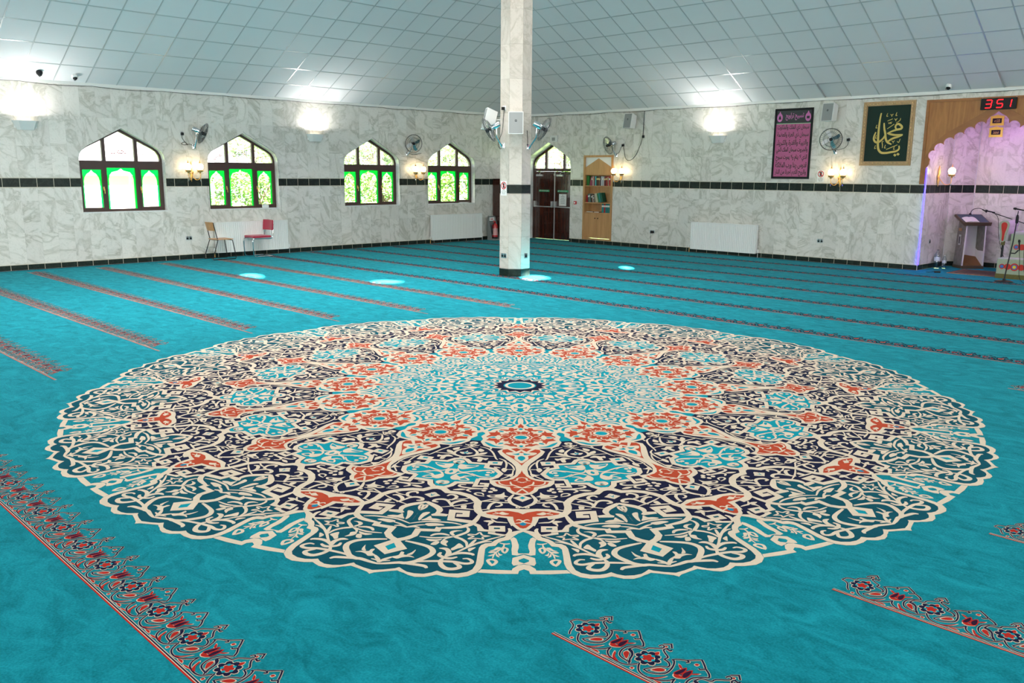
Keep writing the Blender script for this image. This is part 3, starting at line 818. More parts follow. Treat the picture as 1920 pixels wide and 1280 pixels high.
    ['rosette',7,'a','F',0,[[1507,275],[1531,306],[1595,302],[1660,283],[1628,325],[1507,332],[1499,316]]],
    ['panel',3,'a','F',0,[[2098,419],[2149,388],[2202,372],[2225,252],[2289,250],[2322,186],[2391,150],[2404,151],[2457,175],[2497,272],[2511,296],[2563,304],[2555,443],[2615,479],[2641,527]]],
    ['panel',4,'c','P',42,[[2087,417],[2116,379],[2183,352],[2207,231],[2277,238],[2308,178],[2398,139],[2465,167],[2499,207],[2500,280]]],
    ['panel',4,'c','P',45,[[2571,311],[2567,422],[2619,451],[2652,492],[2648,528]]],
    ['panel',4,'c','P',36,[[2496,282],[2628,301],[2629,228],[2588,224],[2582,270]]],
    ['panel',4,'c','F',0,[[2152,127],[2144,229],[2187,233],[2222,222],[2232,137]]],
    ['panel',5,'a','F',0,[[2170,162],[2169,198],[2195,199],[2199,165]]],
    ['panel',5,'c','O',32,[[2360,498],[2386,491],[2402,479],[2403,460],[2388,448],[2362,444],[2336,451],[2320,463],[2318,482],[2334,495]]],
    ['panel',5,'c','O',26,[[2166,461],[2184,455],[2197,438],[2194,438],[2186,412],[2168,408],[2146,428],[2138,427],[2137,445],[2148,458]]],
    ['panel',5,'c','O',26,[[2562,544],[2578,537],[2590,517],[2587,516],[2580,493],[2564,489],[2545,508],[2538,506],[2536,527],[2546,540]]],
    ['panel',5,'c','S',0,[[2239,287],[2241,340],[2227,384],[2213,418],[2276,431],[2317,404],[2306,363],[2282,322]]],
    ['panel',6,'a','S',0,[[2247,308],[2255,365],[2269,371],[2271,322]]],
    ['panel',5,'c','C',22,[[2301,428],[2351,419],[2373,384],[2343,294],[2333,219],[2359,192],[2398,205]]],
    ['panel',5,'c','S',0,[[2376,237],[2386,234],[2392,226],[2392,216],[2387,208],[2377,206],[2368,209],[2362,217],[2362,227],[2367,234]]],
    ['panel',5,'c','S',0,[[2424,243],[2434,240],[2440,232],[2440,222],[2435,214],[2426,211],[2416,215],[2410,223],[2410,232],[2415,240]]],
    ['panel',5,'c','C',24,[[2448,310],[2396,358],[2394,408],[2437,450]]],
    ['panel',5,'c','S',0,[[2466,404],[2421,435],[2464,467],[2513,454],[2515,413],[2461,371],[2451,323],[2441,372]]],
    ['panel',5,'c','O',18,[[2524,346],[2481,370],[2499,410],[2525,396]]],
    ['panel',5,'c','C',20,[[2462,200],[2467,248],[2447,290],[2397,333]]],
    ['panel',5,'c','C',18,[[2390,189],[2360,185],[2340,211],[2341,252],[2362,293]]],
    ['panel',5,'c','C',28,[[1848,369],[1917,329],[1976,312],[2033,333],[2060,411],[2065,436]]],
    ['panel',5,'c','S',0,[[1975,344],[1960,376],[1923,384],[1940,387],[1982,396],[2004,378]]],
    ['panel',6,'a','S',0,[[1976,407],[1993,398],[2002,400],[2001,400],[1990,397],[1975,394],[1959,391],[1951,390],[1952,390],[1960,406]]],
    ['panel',5,'c','O',22,[[1745,369],[1759,365],[1768,353],[1766,353],[1760,334],[1746,331],[1730,346],[1723,344],[1722,357],[1731,366]]],
    ['panel',5,'c','C',24,[[1809,309],[1787,357],[1822,364]]],
    ['panel',5,'c','C',20,[[1835,297],[1866,250],[1910,222],[1981,198],[2090,178],[2120,165]]],
    ['panel',5,'c','S',0,[[1874,227],[1884,225],[1890,221],[1891,216],[1885,212],[1874,211],[1864,212],[1858,217],[1858,222],[1864,226]]],
    ['panel',5,'c','C',22,[[2091,156],[2133,117],[2199,103],[2290,107]]],
    ['panel',5,'c','C',20,[[2049,192],[2041,240],[2032,306],[2050,349],[2063,412]]],
    ['panel',5,'c','S',0,[[1922,264],[1876,295],[1921,309],[1952,288]]],
    ['panel',5,'c','S',0,[[1962,241],[1975,287],[2020,322],[2009,263]]],
    ['panel',5,'c','S',0,[[2088,230],[2087,261],[2056,297],[2084,346],[2102,304],[2155,307],[2162,280],[2116,268],[2130,246]]],
    ['panel',5,'c','C',18,[[2330,48],[2251,61],[2173,95]]],
    ['panel',5,'c','C',18,[[2315,56],[2316,98]]],
    ['panel',5,'c','S',0,[[2313,96],[2285,120],[2324,137],[2370,115]]],
    ['panel',5,'c','C',18,[[2327,56],[2448,66]]],
    ['panel',5,'c','C',24,[[2286,145],[2272,179],[2300,170]]],
    ['panel',5,'c','S',0,[[2395,54],[2416,94],[2417,120],[2445,85],[2459,69]]],
    ['panel',5,'c','C',18,[[2442,85],[2506,138]]],
    ['panel',5,'c','C',12,[[2515,206],[2519,247]]],
    ['panel',5,'c','C',12,[[1791,298],[1832,366],[1828,419]]],
    ['centre',2,'a','F',0,[[1262,-2],[1817,-2],[1862,152],[1800,271],[1687,298],[1673,334],[65,13],[1,0]]],
    ['centre',3,'c','C',32,[[368,8],[314,22],[282,59]]],
    ['centre',3,'c','S',0,[[445,42],[391,72],[357,82],[459,93],[531,107],[502,80]]],
    ['centre',3,'c','C',14,[[383,27],[343,37],[326,57]]],
    ['centre',3,'c','C',40,[[458,-2],[490,36],[579,53],[586,70],[576,116]]],
    ['centre',3,'c','O',32,[[697,52],[736,44],[761,21],[762,-2],[739,-28],[701,-36],[662,-28],[637,-2],[636,22],[659,44]]],
    ['centre',3,'c','C',36,[[624,-2],[665,49],[722,70],[812,62],[887,33],[922,-2]]],
    ['centre',3,'c','S',0,[[796,24],[786,43],[821,53],[849,29]]],
    ['centre',3,'c','C',20,[[722,68],[685,93],[664,134]]],
    ['centre',3,'c','C',22,[[758,72],[739,111],[754,151]]],
    ['centre',3,'c','S',0,[[639,84],[620,108],[654,132],[670,98]]],
    ['centre',3,'c','C',20,[[558,-2],[529,26]]],
    ['centre',3,'c','C',30,[[926,-2],[961,55],[965,97],[1008,82],[999,36],[1061,-2]]],
    ['centre',3,'c','C',30,[[1011,-2],[1029,50],[1057,96],[1100,81],[1089,45],[974,-2]]],
    ['centre',3,'c','C',55,[[1082,-2],[1172,-2],[1259,-2]]],
    ['centre',3,'c','C',24,[[1106,35],[1170,48],[1233,55],[1281,25]]],
    ['centre',3,'c','S',0,[[1264,63],[1260,92],[1294,109],[1299,78]]],
    ['centre',3,'c','S',0,[[1136,80],[1100,97],[1135,113],[1171,94]]],
    ['centre',3,'c','C',24,[[869,37],[901,103],[933,158],[949,190]]],
    ['centre',3,'c','S',0,[[886,141],[861,173],[900,181]]],
    ['centre',3,'c','S',0,[[852,108],[809,133],[800,161],[860,136]]],
    ['centre',3,'c','C',24,[[802,52],[770,86],[735,148]]],
    ['centre',3,'c','S',0,[[859,70],[818,94],[840,104],[876,84]]],
    ['centre',3,'c','C',38,[[1082,217],[1132,198],[1196,210],[1228,246]]],
    ['centre',3,'c','C',20,[[1101,221],[1163,233]]],
    ['centre',3,'c','O',30,[[1289,220],[1253,251],[1280,297],[1331,266]]],
    ['centre',3,'c','C',20,[[1342,47],[1327,122],[1286,176],[1292,221]]],
    ['centre',3,'c','S',0,[[1135,124],[1101,154],[1133,178],[1161,153]]],
    ['centre',3,'c','S',0,[[1232,162],[1209,188],[1252,211],[1263,177]]],
    ['centre',3,'c','C',24,[[1288,136],[1214,142],[1194,161]]],
    ['centre',3,'c','S',0,[[1003,117],[1031,156],[1055,141]]],
    ['centre',3,'c','S',0,[[1071,171],[1042,192],[1080,216],[1119,186]]],
    ['centre',3,'c','S',0,[[1187,91],[1164,116],[1198,136],[1226,111]]],
    ['centre',3,'c','C',18,[[1220,66],[1184,89],[1202,116]]],
    ['centre',3,'c','C',22,[[961,97],[968,139],[992,175]]],
    ['centre',3,'c','C',20,[[1247,106],[1262,132],[1284,150]]],
    ['centre',3,'c','S',0,[[938,51],[920,74],[946,65]]],
    ['centre',3,'c','C',20,[[1071,91],[1085,136],[1051,174]]],
]
# one repeat of the flowered prayer-row border (colour, kind, width, points)
ROW_UNIT = [
    ['n','C',11,[[58,48],[43,70],[32,99],[17,120],[-10,132]]],
    ['n','C',11,[[-10,132],[1,168],[38,180],[45,204],[82,237],[84,257],[70,261],[65,245]]],
    ['n','P',12,[[69,271],[94,295],[114,269]]],
    ['n','C',14,[[103,251],[119,248],[121,258]]],
    ['n','C',12,[[102,257],[96,236],[116,218],[141,201],[139,178]]],
    ['n','C',12,[[139,178],[166,171],[182,153],[181,139]]],
    ['n','C',10,[[181,139],[160,125],[141,96],[123,58]]],
    ['n','C',12,[[123,58],[149,55],[178,70],[200,95],[201,133],[189,173],[173,198],[164,196]]],
    ['n','C',10,[[164,196],[176,215],[210,238]]],
    ['n','C',12,[[210,238],[222,233],[215,222]]],
    ['n','C',10,[[211,240],[250,285]]],
    ['n','C',13,[[250,285],[277,260],[296,240]]],
    ['n','C',12,[[298,238],[284,220],[276,223]]],
    ['n','C',13,[[298,238],[326,217],[341,196]]],
    ['n','C',12,[[341,196],[317,175],[297,149],[293,114],[307,78],[330,64],[374,59]]],
    ['n','C',13,[[374,59],[359,80],[348,112],[330,132],[314,138]]],
    ['n','C',12,[[84,83],[98,57],[120,33],[156,23],[195,30],[234,59],[250,90]]],
    ['n','C',12,[[250,90],[258,61],[280,39],[308,30],[348,28],[378,39],[403,73]]],
    ['r','S',0,[[79,28],[79,38],[89,38],[89,27]]],
    ['r','S',0,[[148,77],[159,107],[181,119],[188,106],[174,88]]],
    ['r','S',0,[[164,25],[190,44],[216,82],[206,55],[188,31]]],
    ['r','S',0,[[198,26],[224,33],[241,24],[220,22]]],
    ['r','S',0,[[257,22],[279,29],[304,28],[282,21]]],
    ['r','S',0,[[280,79],[291,74],[304,51],[335,33],[314,30],[295,47]]],
    ['r','S',0,[[313,96],[313,115],[327,116],[341,93],[348,71],[329,81]]],
    ['r','S',0,[[249,233],[251,245],[262,245],[260,232]]],
    ['r','S',0,[[81,183],[92,208],[103,190],[95,178]]],
    ['r','S',0,[[86,259],[86,267],[94,267],[94,256]]],
    ['r','S',0,[[232,108],[230,122],[242,124],[263,125],[274,119],[250,102]]],
    ['r','L',0,[[226,123],[228,147],[239,184],[247,157],[241,125]]],
    ['r','L',0,[[262,126],[254,153],[266,185],[276,153],[274,126]]],
    ['d','S',0,[[226,123],[228,147],[239,184],[247,157],[241,125]]],
    ['d','S',0,[[262,126],[254,153],[266,185],[276,153],[274,126]]],
    ['r','S',0,[[201,189],[216,187],[230,173],[220,170]]],
    ['r','S',0,[[273,165],[299,192],[296,178],[279,164]]],
]
FLOWER = (87, 137)
# pen strokes of the framed calligraphy (width, points) in millimetres
CALLIG = [
    [52,[[-158,1093],[-173,988],[-181,867],[-184,722],[-182,601],[-177,479],[-169,394],[-144,320],[-84,269],[16,264],[112,279],[220,298],[276,345],[272,411]]],
    [46,[[191,742],[162,797],[182,844],[229,854],[293,802],[280,757],[191,739],[97,709],[9,669]]],
    [46,[[3,675],[78,649],[177,631],[327,635]]],
    [44,[[322,628],[229,592],[135,564],[54,517],[15,476]]],
    [50,[[-82,886],[-67,767],[-40,670],[-22,573],[20,488],[112,440]]],
    [46,[[-30,658],[-74,568],[-154,497],[-222,490],[-267,536],[-273,603],[-241,702]]],
    [0,[[172,218],[203,249],[240,217],[209,186]]],
    [0,[[234,235],[265,266],[302,235],[271,204]]],
    [16,[[7,895],[24,867],[46,896],[61,867],[81,907]]],
    [16,[[-14,924],[92,966]]],
    [18,[[-5,763],[132,855]]],
    [18,[[9,334],[235,428]]],
    [18,[[36,1060],[67,1040],[96,1065]]],
    [16,[[66,1045],[67,1009]]],
    [18,[[127,967],[157,947],[186,972]]],
    [16,[[157,952],[158,916]]],
    [18,[[113,513],[144,493],[173,519]]],
    [16,[[143,498],[144,462]]],
    [17,[[-23,1086],[-35,1049],[-37,1020],[-8,1024]]],
    [17,[[167,1094],[155,1057],[152,1028],[181,1032]]],
    [17,[[-230,853],[-242,815],[-245,786],[-215,790]]],
    [17,[[-223,641],[-236,602],[-238,573],[-208,577]]],
    [17,[[-222,428],[-235,389],[-238,359],[-208,364]]],
    [17,[[-12,433],[-24,394],[-27,365],[2,370]]],
    [17,[[180,403],[168,365],[166,336],[194,340]]],
    [16,[[251,974],[250,943],[223,911],[166,878]]],
    [18,[[-58,508],[-89,490],[-76,429],[-74,366]]],
    [18,[[284,549],[258,478],[223,502]]],
]
# ------------------------------------------------------------------ carpet
fl = MB()
fl.add([(0, 0, 0), (0, -RM, 0), (RM, -RM, 0), (RM, 0, 0)], [(0, 1, 2, 3)])
fl.add([(11.88, 0, 0), (14.42, 0, 0), (14.42, 1.42, 0), (14.02, 1.88, 0), (12.28, 1.88, 0), (11.88, 1.42, 0)], [(0, 1, 2, 3, 4, 5)])
fl.add([(.39, 0, 0), (2.15, 0, 0), (2.15, .4, 0), (.39, .4, 0)], [(0, 1, 2, 3)])
floor_o = tag(fl.build('floor', M['aqua']), kind='structure')
tag(floor_o, 'turquoise wall-to-wall carpet with a round medallion and flowered prayer rows', 'carpet')
bd = MB()
for q in ([(0, 0), (.115, -.115), (.115, -16), (0, -16)], [(0, 0), (11.9, 0), (11.9, -.115), (.115, -.115)]):
    bd.add([(x, y, .002) for x, y in q], [(0, 1, 2, 3)])
bd.build('border_strip', M['border'], floor_o)

MAP = {'c': 0, 'n': 1, 't': 2, 'a': 3, 'r': 4, 'b': 5, 'd': 6, 'R': 7}
CMATS = [M['cream'], M['navy'], M['teal'], M['aqua2'], M['red'], M['blue'], M['dkred'], M['rowred']]
def put(mb, vs, fs, z, mi): mb.add([(x, y, z) for x, y in vs], fs, mi)
def stroke(mb, kind, pts, w, z, mi, n=3, flip=1, dx=0.0, dy=0.0):
    P = [(x / 1000 + dx, flip * y / 1000 + dy) for x, y in pts]
    if kind == 'F' or kind == 'S':
        Q = crom(P, n, True) if kind == 'S' else P
        put(mb, Q, fill(Q), z, mi)
    else:
        Q = P if kind == 'P' else crom(P, n, kind == 'O')
        vs, fs = ribbon(Q, w, kind == 'O', kind == 'C')
        if flip < 0: fs = [tuple(reversed(f)) for f in fs]
        # keep every face upwards
        put(mb, vs, fs, z, mi)
    return mb

secs = {}
for rank, (g, layer, c, kind, w, pts) in enumerate(sorted(MEDALLION, key=lambda o: o[1])):
    mb = secs.setdefault(g, MB())
    for flip in (1, -1):
        # every yarn lies a hair above the one before it, so no two lie in one plane
        stroke(mb, kind, pts, w / 1000 * (.82 if kind == 'P' else .74), .001 + .000009 * rank + (.0000045 if flip < 0 else 0), MAP[c], 3, flip)
def disc(mb, c, r_, z, mi, n=20, ry=None, rot=0.0):
    ry = ry or r_
    P = []
    for i in range(n):
        x, y = r_ * math.cos(2 * PI * i / n), ry * math.sin(2 * PI * i / n)
        P.append((c[0] + x * math.cos(rot) - y * math.sin(rot), c[1] + x * math.sin(rot) + y * math.cos(rot)))
    put(mb, P, [tuple(range(n))], z, mi)
ro = secs['rosette']
C0 = (1.607, 0)
z0 = .0030
disc(ro, C0, .064, z0, 0); disc(ro, C0, .046, z0 + .0001, 3)
for k in range(16):
    a = 2 * PI * k / 16
    ra = .086 if k % 2 else .094
    vs, fs = ribbon([(C0[0] + .076 * math.cos(a - .17), C0[1] + .076 * math.sin(a - .17)), (C0[0] + ra * math.cos(a), C0[1] + ra * math.sin(a)), (C0[0] + .076 * math.cos(a + .17), C0[1] + .076 * math.sin(a + .17))], .009)
    put(ro, vs, fs, z0 + .0001 + .00001 * k, 0)
for k in range(8):
    a = PI / 4 * k
    T2 = lambda r_, s: (C0[0] + r_ * math.cos(a) - s * math.sin(a), C0[1] + r_ * math.sin(a) + s * math.cos(a))
    sh = [(.125, 0), (.150, .012), (.158, .050), (.176, .056), (.188, .030), (.222, .030), (.258, 0)]
    P = [T2(r_, s) for r_, s in sh] + [T2(r_, -s) for r_, s in reversed(sh[1:-1])]
    put(ro, P, fill(P), z0 + .0001 + .00001 * k, 0)
    P = crom([T2(.188, 0), T2(.206, .016), T2(.240, 0), T2(.206, -.016)], 4, True)
    put(ro, P, fill(P), z0 + .0003, 3)
    vs, fs = ribbon(crom([T2(.10, .03), T2(.13, .040), T2(.142, .066), T2(.126, .076)], 4), .011)
    put(ro, vs, fs, z0 + .0002 + .00001 * k, 0)

MC, MROT = (13.185, -13.30), R(-45.25)
star = MB()
def starpoly(r0, r1, n=16, ph=0.0):
    P = []
    for i in range(n):
        for j in range(4):
            t = j / 4; a = 2 * PI * (i + t) / n + ph
            P.append(((r0 + (r1 - r0) * abs(1 - 2 * t) ** 1.4) * math.cos(a), (r0 + (r1 - r0) * abs(1 - 2 * t) ** 1.4) * math.sin(a)))
    return P
P = starpoly(.262, .325); put(star, P, fill(P), 0.0029, 3)
P = starpoly(.235, .285); put(star, P, fill(P), 0.0030, 0)
P = starpoly(.205, .258); put(star, P, fill(P), 0.0031, 1)
disc(star, (0, 0), .152, 0.0032, 3, 40); disc(star, (0, 0), .14, 0.0033, 0, 40); disc(star, (0, 0), .113, 0.0034, 3, 40)
med = star.build('carpet_medallion', CMATS, floor_o, (*MC, 0), MROT, fix=False)
NAMES = {'petal': 'petal', 'spandrel': 'spandrel', 'trefoil': 'trefoil', 'pendant': 'pendant', 'rosette': 'rosette', 'panel': 'lattice_panel', 'centre': 'tracery'}
for g, mb in secs.items():
    me = mb.mesh(NAMES[g], CMATS)
    bm = bmesh.new(); bm.from_mesh(me)
    for f in bm.faces:
        f.normal_update()
        if f.normal.z < 0: f.normal_flip()
    bm.to_mesh(me); bm.free()
    for k in range(16):
        obj(NAMES[g], me, med, (0, 0, 0), PI / 8 * k)

# prayer rows: a red line with a running border of flowers and tulips
PER = .3208
def row_unit(mb, dx, y, near, par):
    n = 3 if near else 1
    for rk, (c, kind, w, pts) in enumerate(ROW_UNIT):
        cc = MAP['R' if c == 'r' else c]
        dz = rk * .00001 + par * .000005
        if kind == 'L':
            stroke(mb, 'O', pts, .009, .0022 + dz, cc, n, 1, dx, y); continue
        if kind in 'CP':
            if near: stroke(mb, 'P', [tuple(v * 1000 for v in p) for p in crom([(a / 1000, b / 1000) for a, b in pts], n)] if kind == 'C' else pts, w / 1000 * .62 + .0045, .0015 + dz, 0, n, 1, dx, y)
            stroke(mb, 'P', [tuple(v * 1000 for v in p) for p in crom([(a / 1000, b / 1000) for a, b in pts], n)] if kind == 'C' else pts, w / 1000 * (.62 if near else 1.0), .0022 + dz, cc, n, 1, dx, y)
        else:
            if near:
                cxm = sum(p[0] for p in pts) / len(pts); cym = sum(p[1] for p in pts) / len(pts)
                big = [(cxm + (p[0] - cxm) * 1.12 + (2 if p[0] > cxm else -2), cym + (p[1] - cym) * 1.12 + (2 if p[1] > cym else -2)) for p in pts]
                if c == 'r': stroke(mb, 'S', big, 0, .0015 + dz, 0, n, 1, dx, y)
            stroke(mb, 'S', pts, 0, .0026 if c == 'd' else .0022 + dz, cc, n, 1, dx, y)
    fx, fy = FLOWER[0] / 1000 + dx, FLOWER[1] / 1000 + y
    for k in range(8):
        a = PI / 4 * k + .2
        if near: disc(mb, (fx + .036 * math.cos(a), fy + .036 * math.sin(a)), .023, .0019 + .00001 * k, 0, 8, .019, a)
        disc(mb, (fx + .036 * math.cos(a), fy + .036 * math.sin(a)), .019, .0026 + .00001 * k, 1, 8, .015, a)
    disc(mb, (fx, fy), .030, .0028, 0, 10); disc(mb, (fx, fy), .0265, .003, 7, 10)
    if near:
        for k in range(5): disc(mb, (fx + .026 * math.cos(k * 1.257), fy + .026 * math.sin(k * 1.257)), .0085, .0034 + .00001 * k, 3, 6)
def prayer_row(y, x0, x1, near):
    mb = MB()
    for a, b, c in ((-.006, .002, 4), (.002, .0055, 0), (.0055, .0125, 1), (.0125, .0155, 0)):
        put(mb, [(x0, y + a), (x1, y + a), (x1, y + b), (x0, y + b)], [(0, 1, 2, 3)], .0013, MAP['R'] if c == 4 else c)
    n = int((x1 - x0 - .10) / PER)
    for i in range(n):
        row_unit(mb, x0 + i * PER, y, near, i % 2)
    me = mb.mesh('prayer_row', CMATS)
    bm = bmesh.new(); bm.from_mesh(me)
    for f in bm.faces:
        f.normal_update()
        if f.normal.z < 0: f.normal_flip()
    bm.to_mesh(me); bm.free()
    obj('prayer_row', me, floor_o)
Y0 = -16.34
GAP = {-1: None, 0: (10.03, 16.36), 1: (9.38, 17.03), 2: (9.1, 17.35), 3: (9.09, 17.3), 4: (9.4, 17.0), 5: (9.97, 16.4)}
for k in range(-1, 13):
    y = Y0 + 1.265 * k
    near = y < -8.9
    g = GAP.get(k)
    if g:
        n = int((g[0] - .13) / PER)
        prayer_row(y, g[0] - n * PER - .02, g[0], near)
        prayer_row(y, g[1], g[1] + 9 * PER + .1, near)
    elif k == -1:
        prayer_row(y, 10.1, 20.0, True)
    elif k < 11:
        # the row runs past the pillar
        prayer_row(y, .14, 19.4, near)
    else:
        prayer_row(y, .14, 17.5, False)
# ------------------------------------------------------------------ lettering
FORMS = {  # letter: isolated, final, initial, medial
 'ا': ('\ufe8d', '\ufe8e', None, None), 'ب': ('\ufe8f', '\ufe90', '\ufe91', '\ufe92'), 'ة': ('\ufe93', '\ufe94', None, None),
 'ت': ('\ufe95', '\ufe96', '\ufe97', '\ufe98'), 'ث': ('\ufe99', '\ufe9a', '\ufe9b', '\ufe9c'), 'ج': ('\ufe9d', '\ufe9e', '\ufe9f', '\ufea0'),
 'ح': ('\ufea1', '\ufea2', '\ufea3', '\ufea4'), 'د': ('\ufea9', '\ufeaa', None, None), 'ذ': ('\ufeab', '\ufeac', None, None),
 'ر': ('\ufead', '\ufeae', None, None), 'ز': ('\ufeaf', '\ufeb0', None, None), 'س': ('\ufeb1', '\ufeb2', '\ufeb3', '\ufeb4'),
 'ش': ('\ufeb5', '\ufeb6', '\ufeb7', '\ufeb8'), 'ص': ('\ufeb9', '\ufeba', '\ufebb', '\ufebc'), 'ظ': ('\ufec5', '\ufec6', '\ufec7', '\ufec8'),
 'ع': ('\ufec9', '\ufeca', '\ufecb', '\ufecc'), 'ف': ('\ufed1', '\ufed2', '\ufed3', '\ufed4'), 'ق': ('\ufed5', '\ufed6', '\ufed7', '\ufed8'),
 'ك': ('\ufed9', '\ufeda', '\ufedb', '\ufedc'), 'ل': ('\ufedd', '\ufede', '\ufedf', '\ufee0'), 'م': ('\ufee1', '\ufee2', '\ufee3', '\ufee4'),
 'ن': ('\ufee5', '\ufee6', '\ufee7', '\ufee8'), 'ه': ('\ufee9', '\ufeea', '\ufeeb', '\ufeec'), 'و': ('\ufeed', '\ufeee', None, None),
 'ي': ('\ufef1', '\ufef2', '\ufef3', '\ufef4'), 'ء': ('\ufe80', None, None, None), 'ئ': ('\ufe89', '\ufe8a', '\ufe8b', '\ufe8c')}
def shape_ar(s):
    out = []
    i = 0; prev = False
    while i < len(s):
        ch = s[i]
        if ch not in FORMS:
            out.append(ch); prev = False; i += 1; continue
        if ch == 'ل' and i + 1 < len(s) and s[i + 1] == 'ا':
            out.append('\ufefc' if prev else '\ufefb'); prev = False; i += 2; continue
        iso, fin, ini, med_ = FORMS[ch]
        nxt = i + 1 < len(s) and s[i + 1] in FORMS and s[i + 1] != 'ء'
        if prev and nxt and med_: out.append(med_); prev = True
        elif prev: out.append(fin or iso); prev = bool(ini) and nxt
        elif nxt and ini: out.append(ini); prev = True
        else: out.append(iso); prev = False
        i += 1
    return ''.join(reversed(out))

def text_mesh(s, width=None, height=None, bold=0.0, shear=0.0):
    """flat lettering as (verts, faces), centred on 0, 0"""
    cu = bpy.data.curves.new('lettering', 'FONT')
    cu.body = s; cu.size = 1; cu.offset = bold; cu.resolution_u = 3; cu.shear = shear
    o = bpy.data.objects.new('lettering', cu); COL.objects.link(o)
    bpy.context.view_layer.update()
    me = o.evaluated_get(bpy.context.evaluated_depsgraph_get()).to_mesh()
    vs = [(v.co.x, v.co.y) for v in me.vertices]; fs = [tuple(p.vertices) for p in me.polygons]
    bpy.data.objects.remove(o); bpy.data.curves.remove(cu)
    x0 = min(v[0] for v in vs); x1 = max(v[0] for v in vs); y0 = min(v[1] for v in vs); y1 = max(v[1] for v in vs)
    sx = width / (x1 - x0) if width else None; sy = height / (y1 - y0) if height else None
    sx = sx or sy; sy = sy or sx
    return [((x - (x0 + x1) / 2) * sx, (y - (y0 + y1) / 2) * sy) for x, y in vs], fs

def letters(mb, s, cx, cz, y, width=None, height=None, mi=0, bold=0.0, shear=0.0, turn=0.0):
    vs, fs = text_mesh(s, width, height, bold, shear)
    if turn: vs = [(a * math.cos(turn) - b * math.sin(turn), a * math.sin(turn) + b * math.cos(turn)) for a, b in vs]
    return mb.add([(cx + a, y, cz + b) for a, b in vs], fs, mi)

# ------------------------------------------------------------------ arched windows of the left wall
loc2 = lambda u, v, d: (u, d, v)        # local frame: x right, -y into the room
NAMES_W = [(('المحصي', 'b'), ('الحميد', 'r'), ('الولي', 'b')), (('المتين', 'r'), ('القوي', 'b'), ('الوكيل', 'r')),
           (('الحق', 'b'), ('الشهيد', 'r'), ('الباعث', 'b')), (('المجيد', 'r'), ('الودود', 'b'), ('الحكيم', 'r'))]
def inset_arch(hw, z0, zs, za, t): return arch(0, hw - t, z0 + t, zs, za - t * 1.25)
def arch_z(x):     # height of the frame's inner edge at local x
    pts = inset_arch(HW, SILL, SPR, APX, .05)[1:-1]
    for a, b in zip(pts[:-1], pts[1:]):
        if a[0] <= x <= b[0] and b[0] > a[0]: return a[1] + (b[1] - a[1]) * (x - a[0]) / (b[0] - a[0])
    return SPR
MUL = .33
ogee = lambda x0, x1, z0, z1: [(x0, z0)] + [(x0, z1 - .22), (x0 + .02, z1 - .14), (x0 + .07, z1 - .075), (x0 + (x1 - x0) * .38, z1 - .045), ((x0 + x1) / 2, z1)] + [(x1 - (x1 - x0) * .38, z1 - .045), (x1 - .07, z1 - .075), (x1 - .02, z1 - .14), (x1, z1 - .22), (x1, z0)]
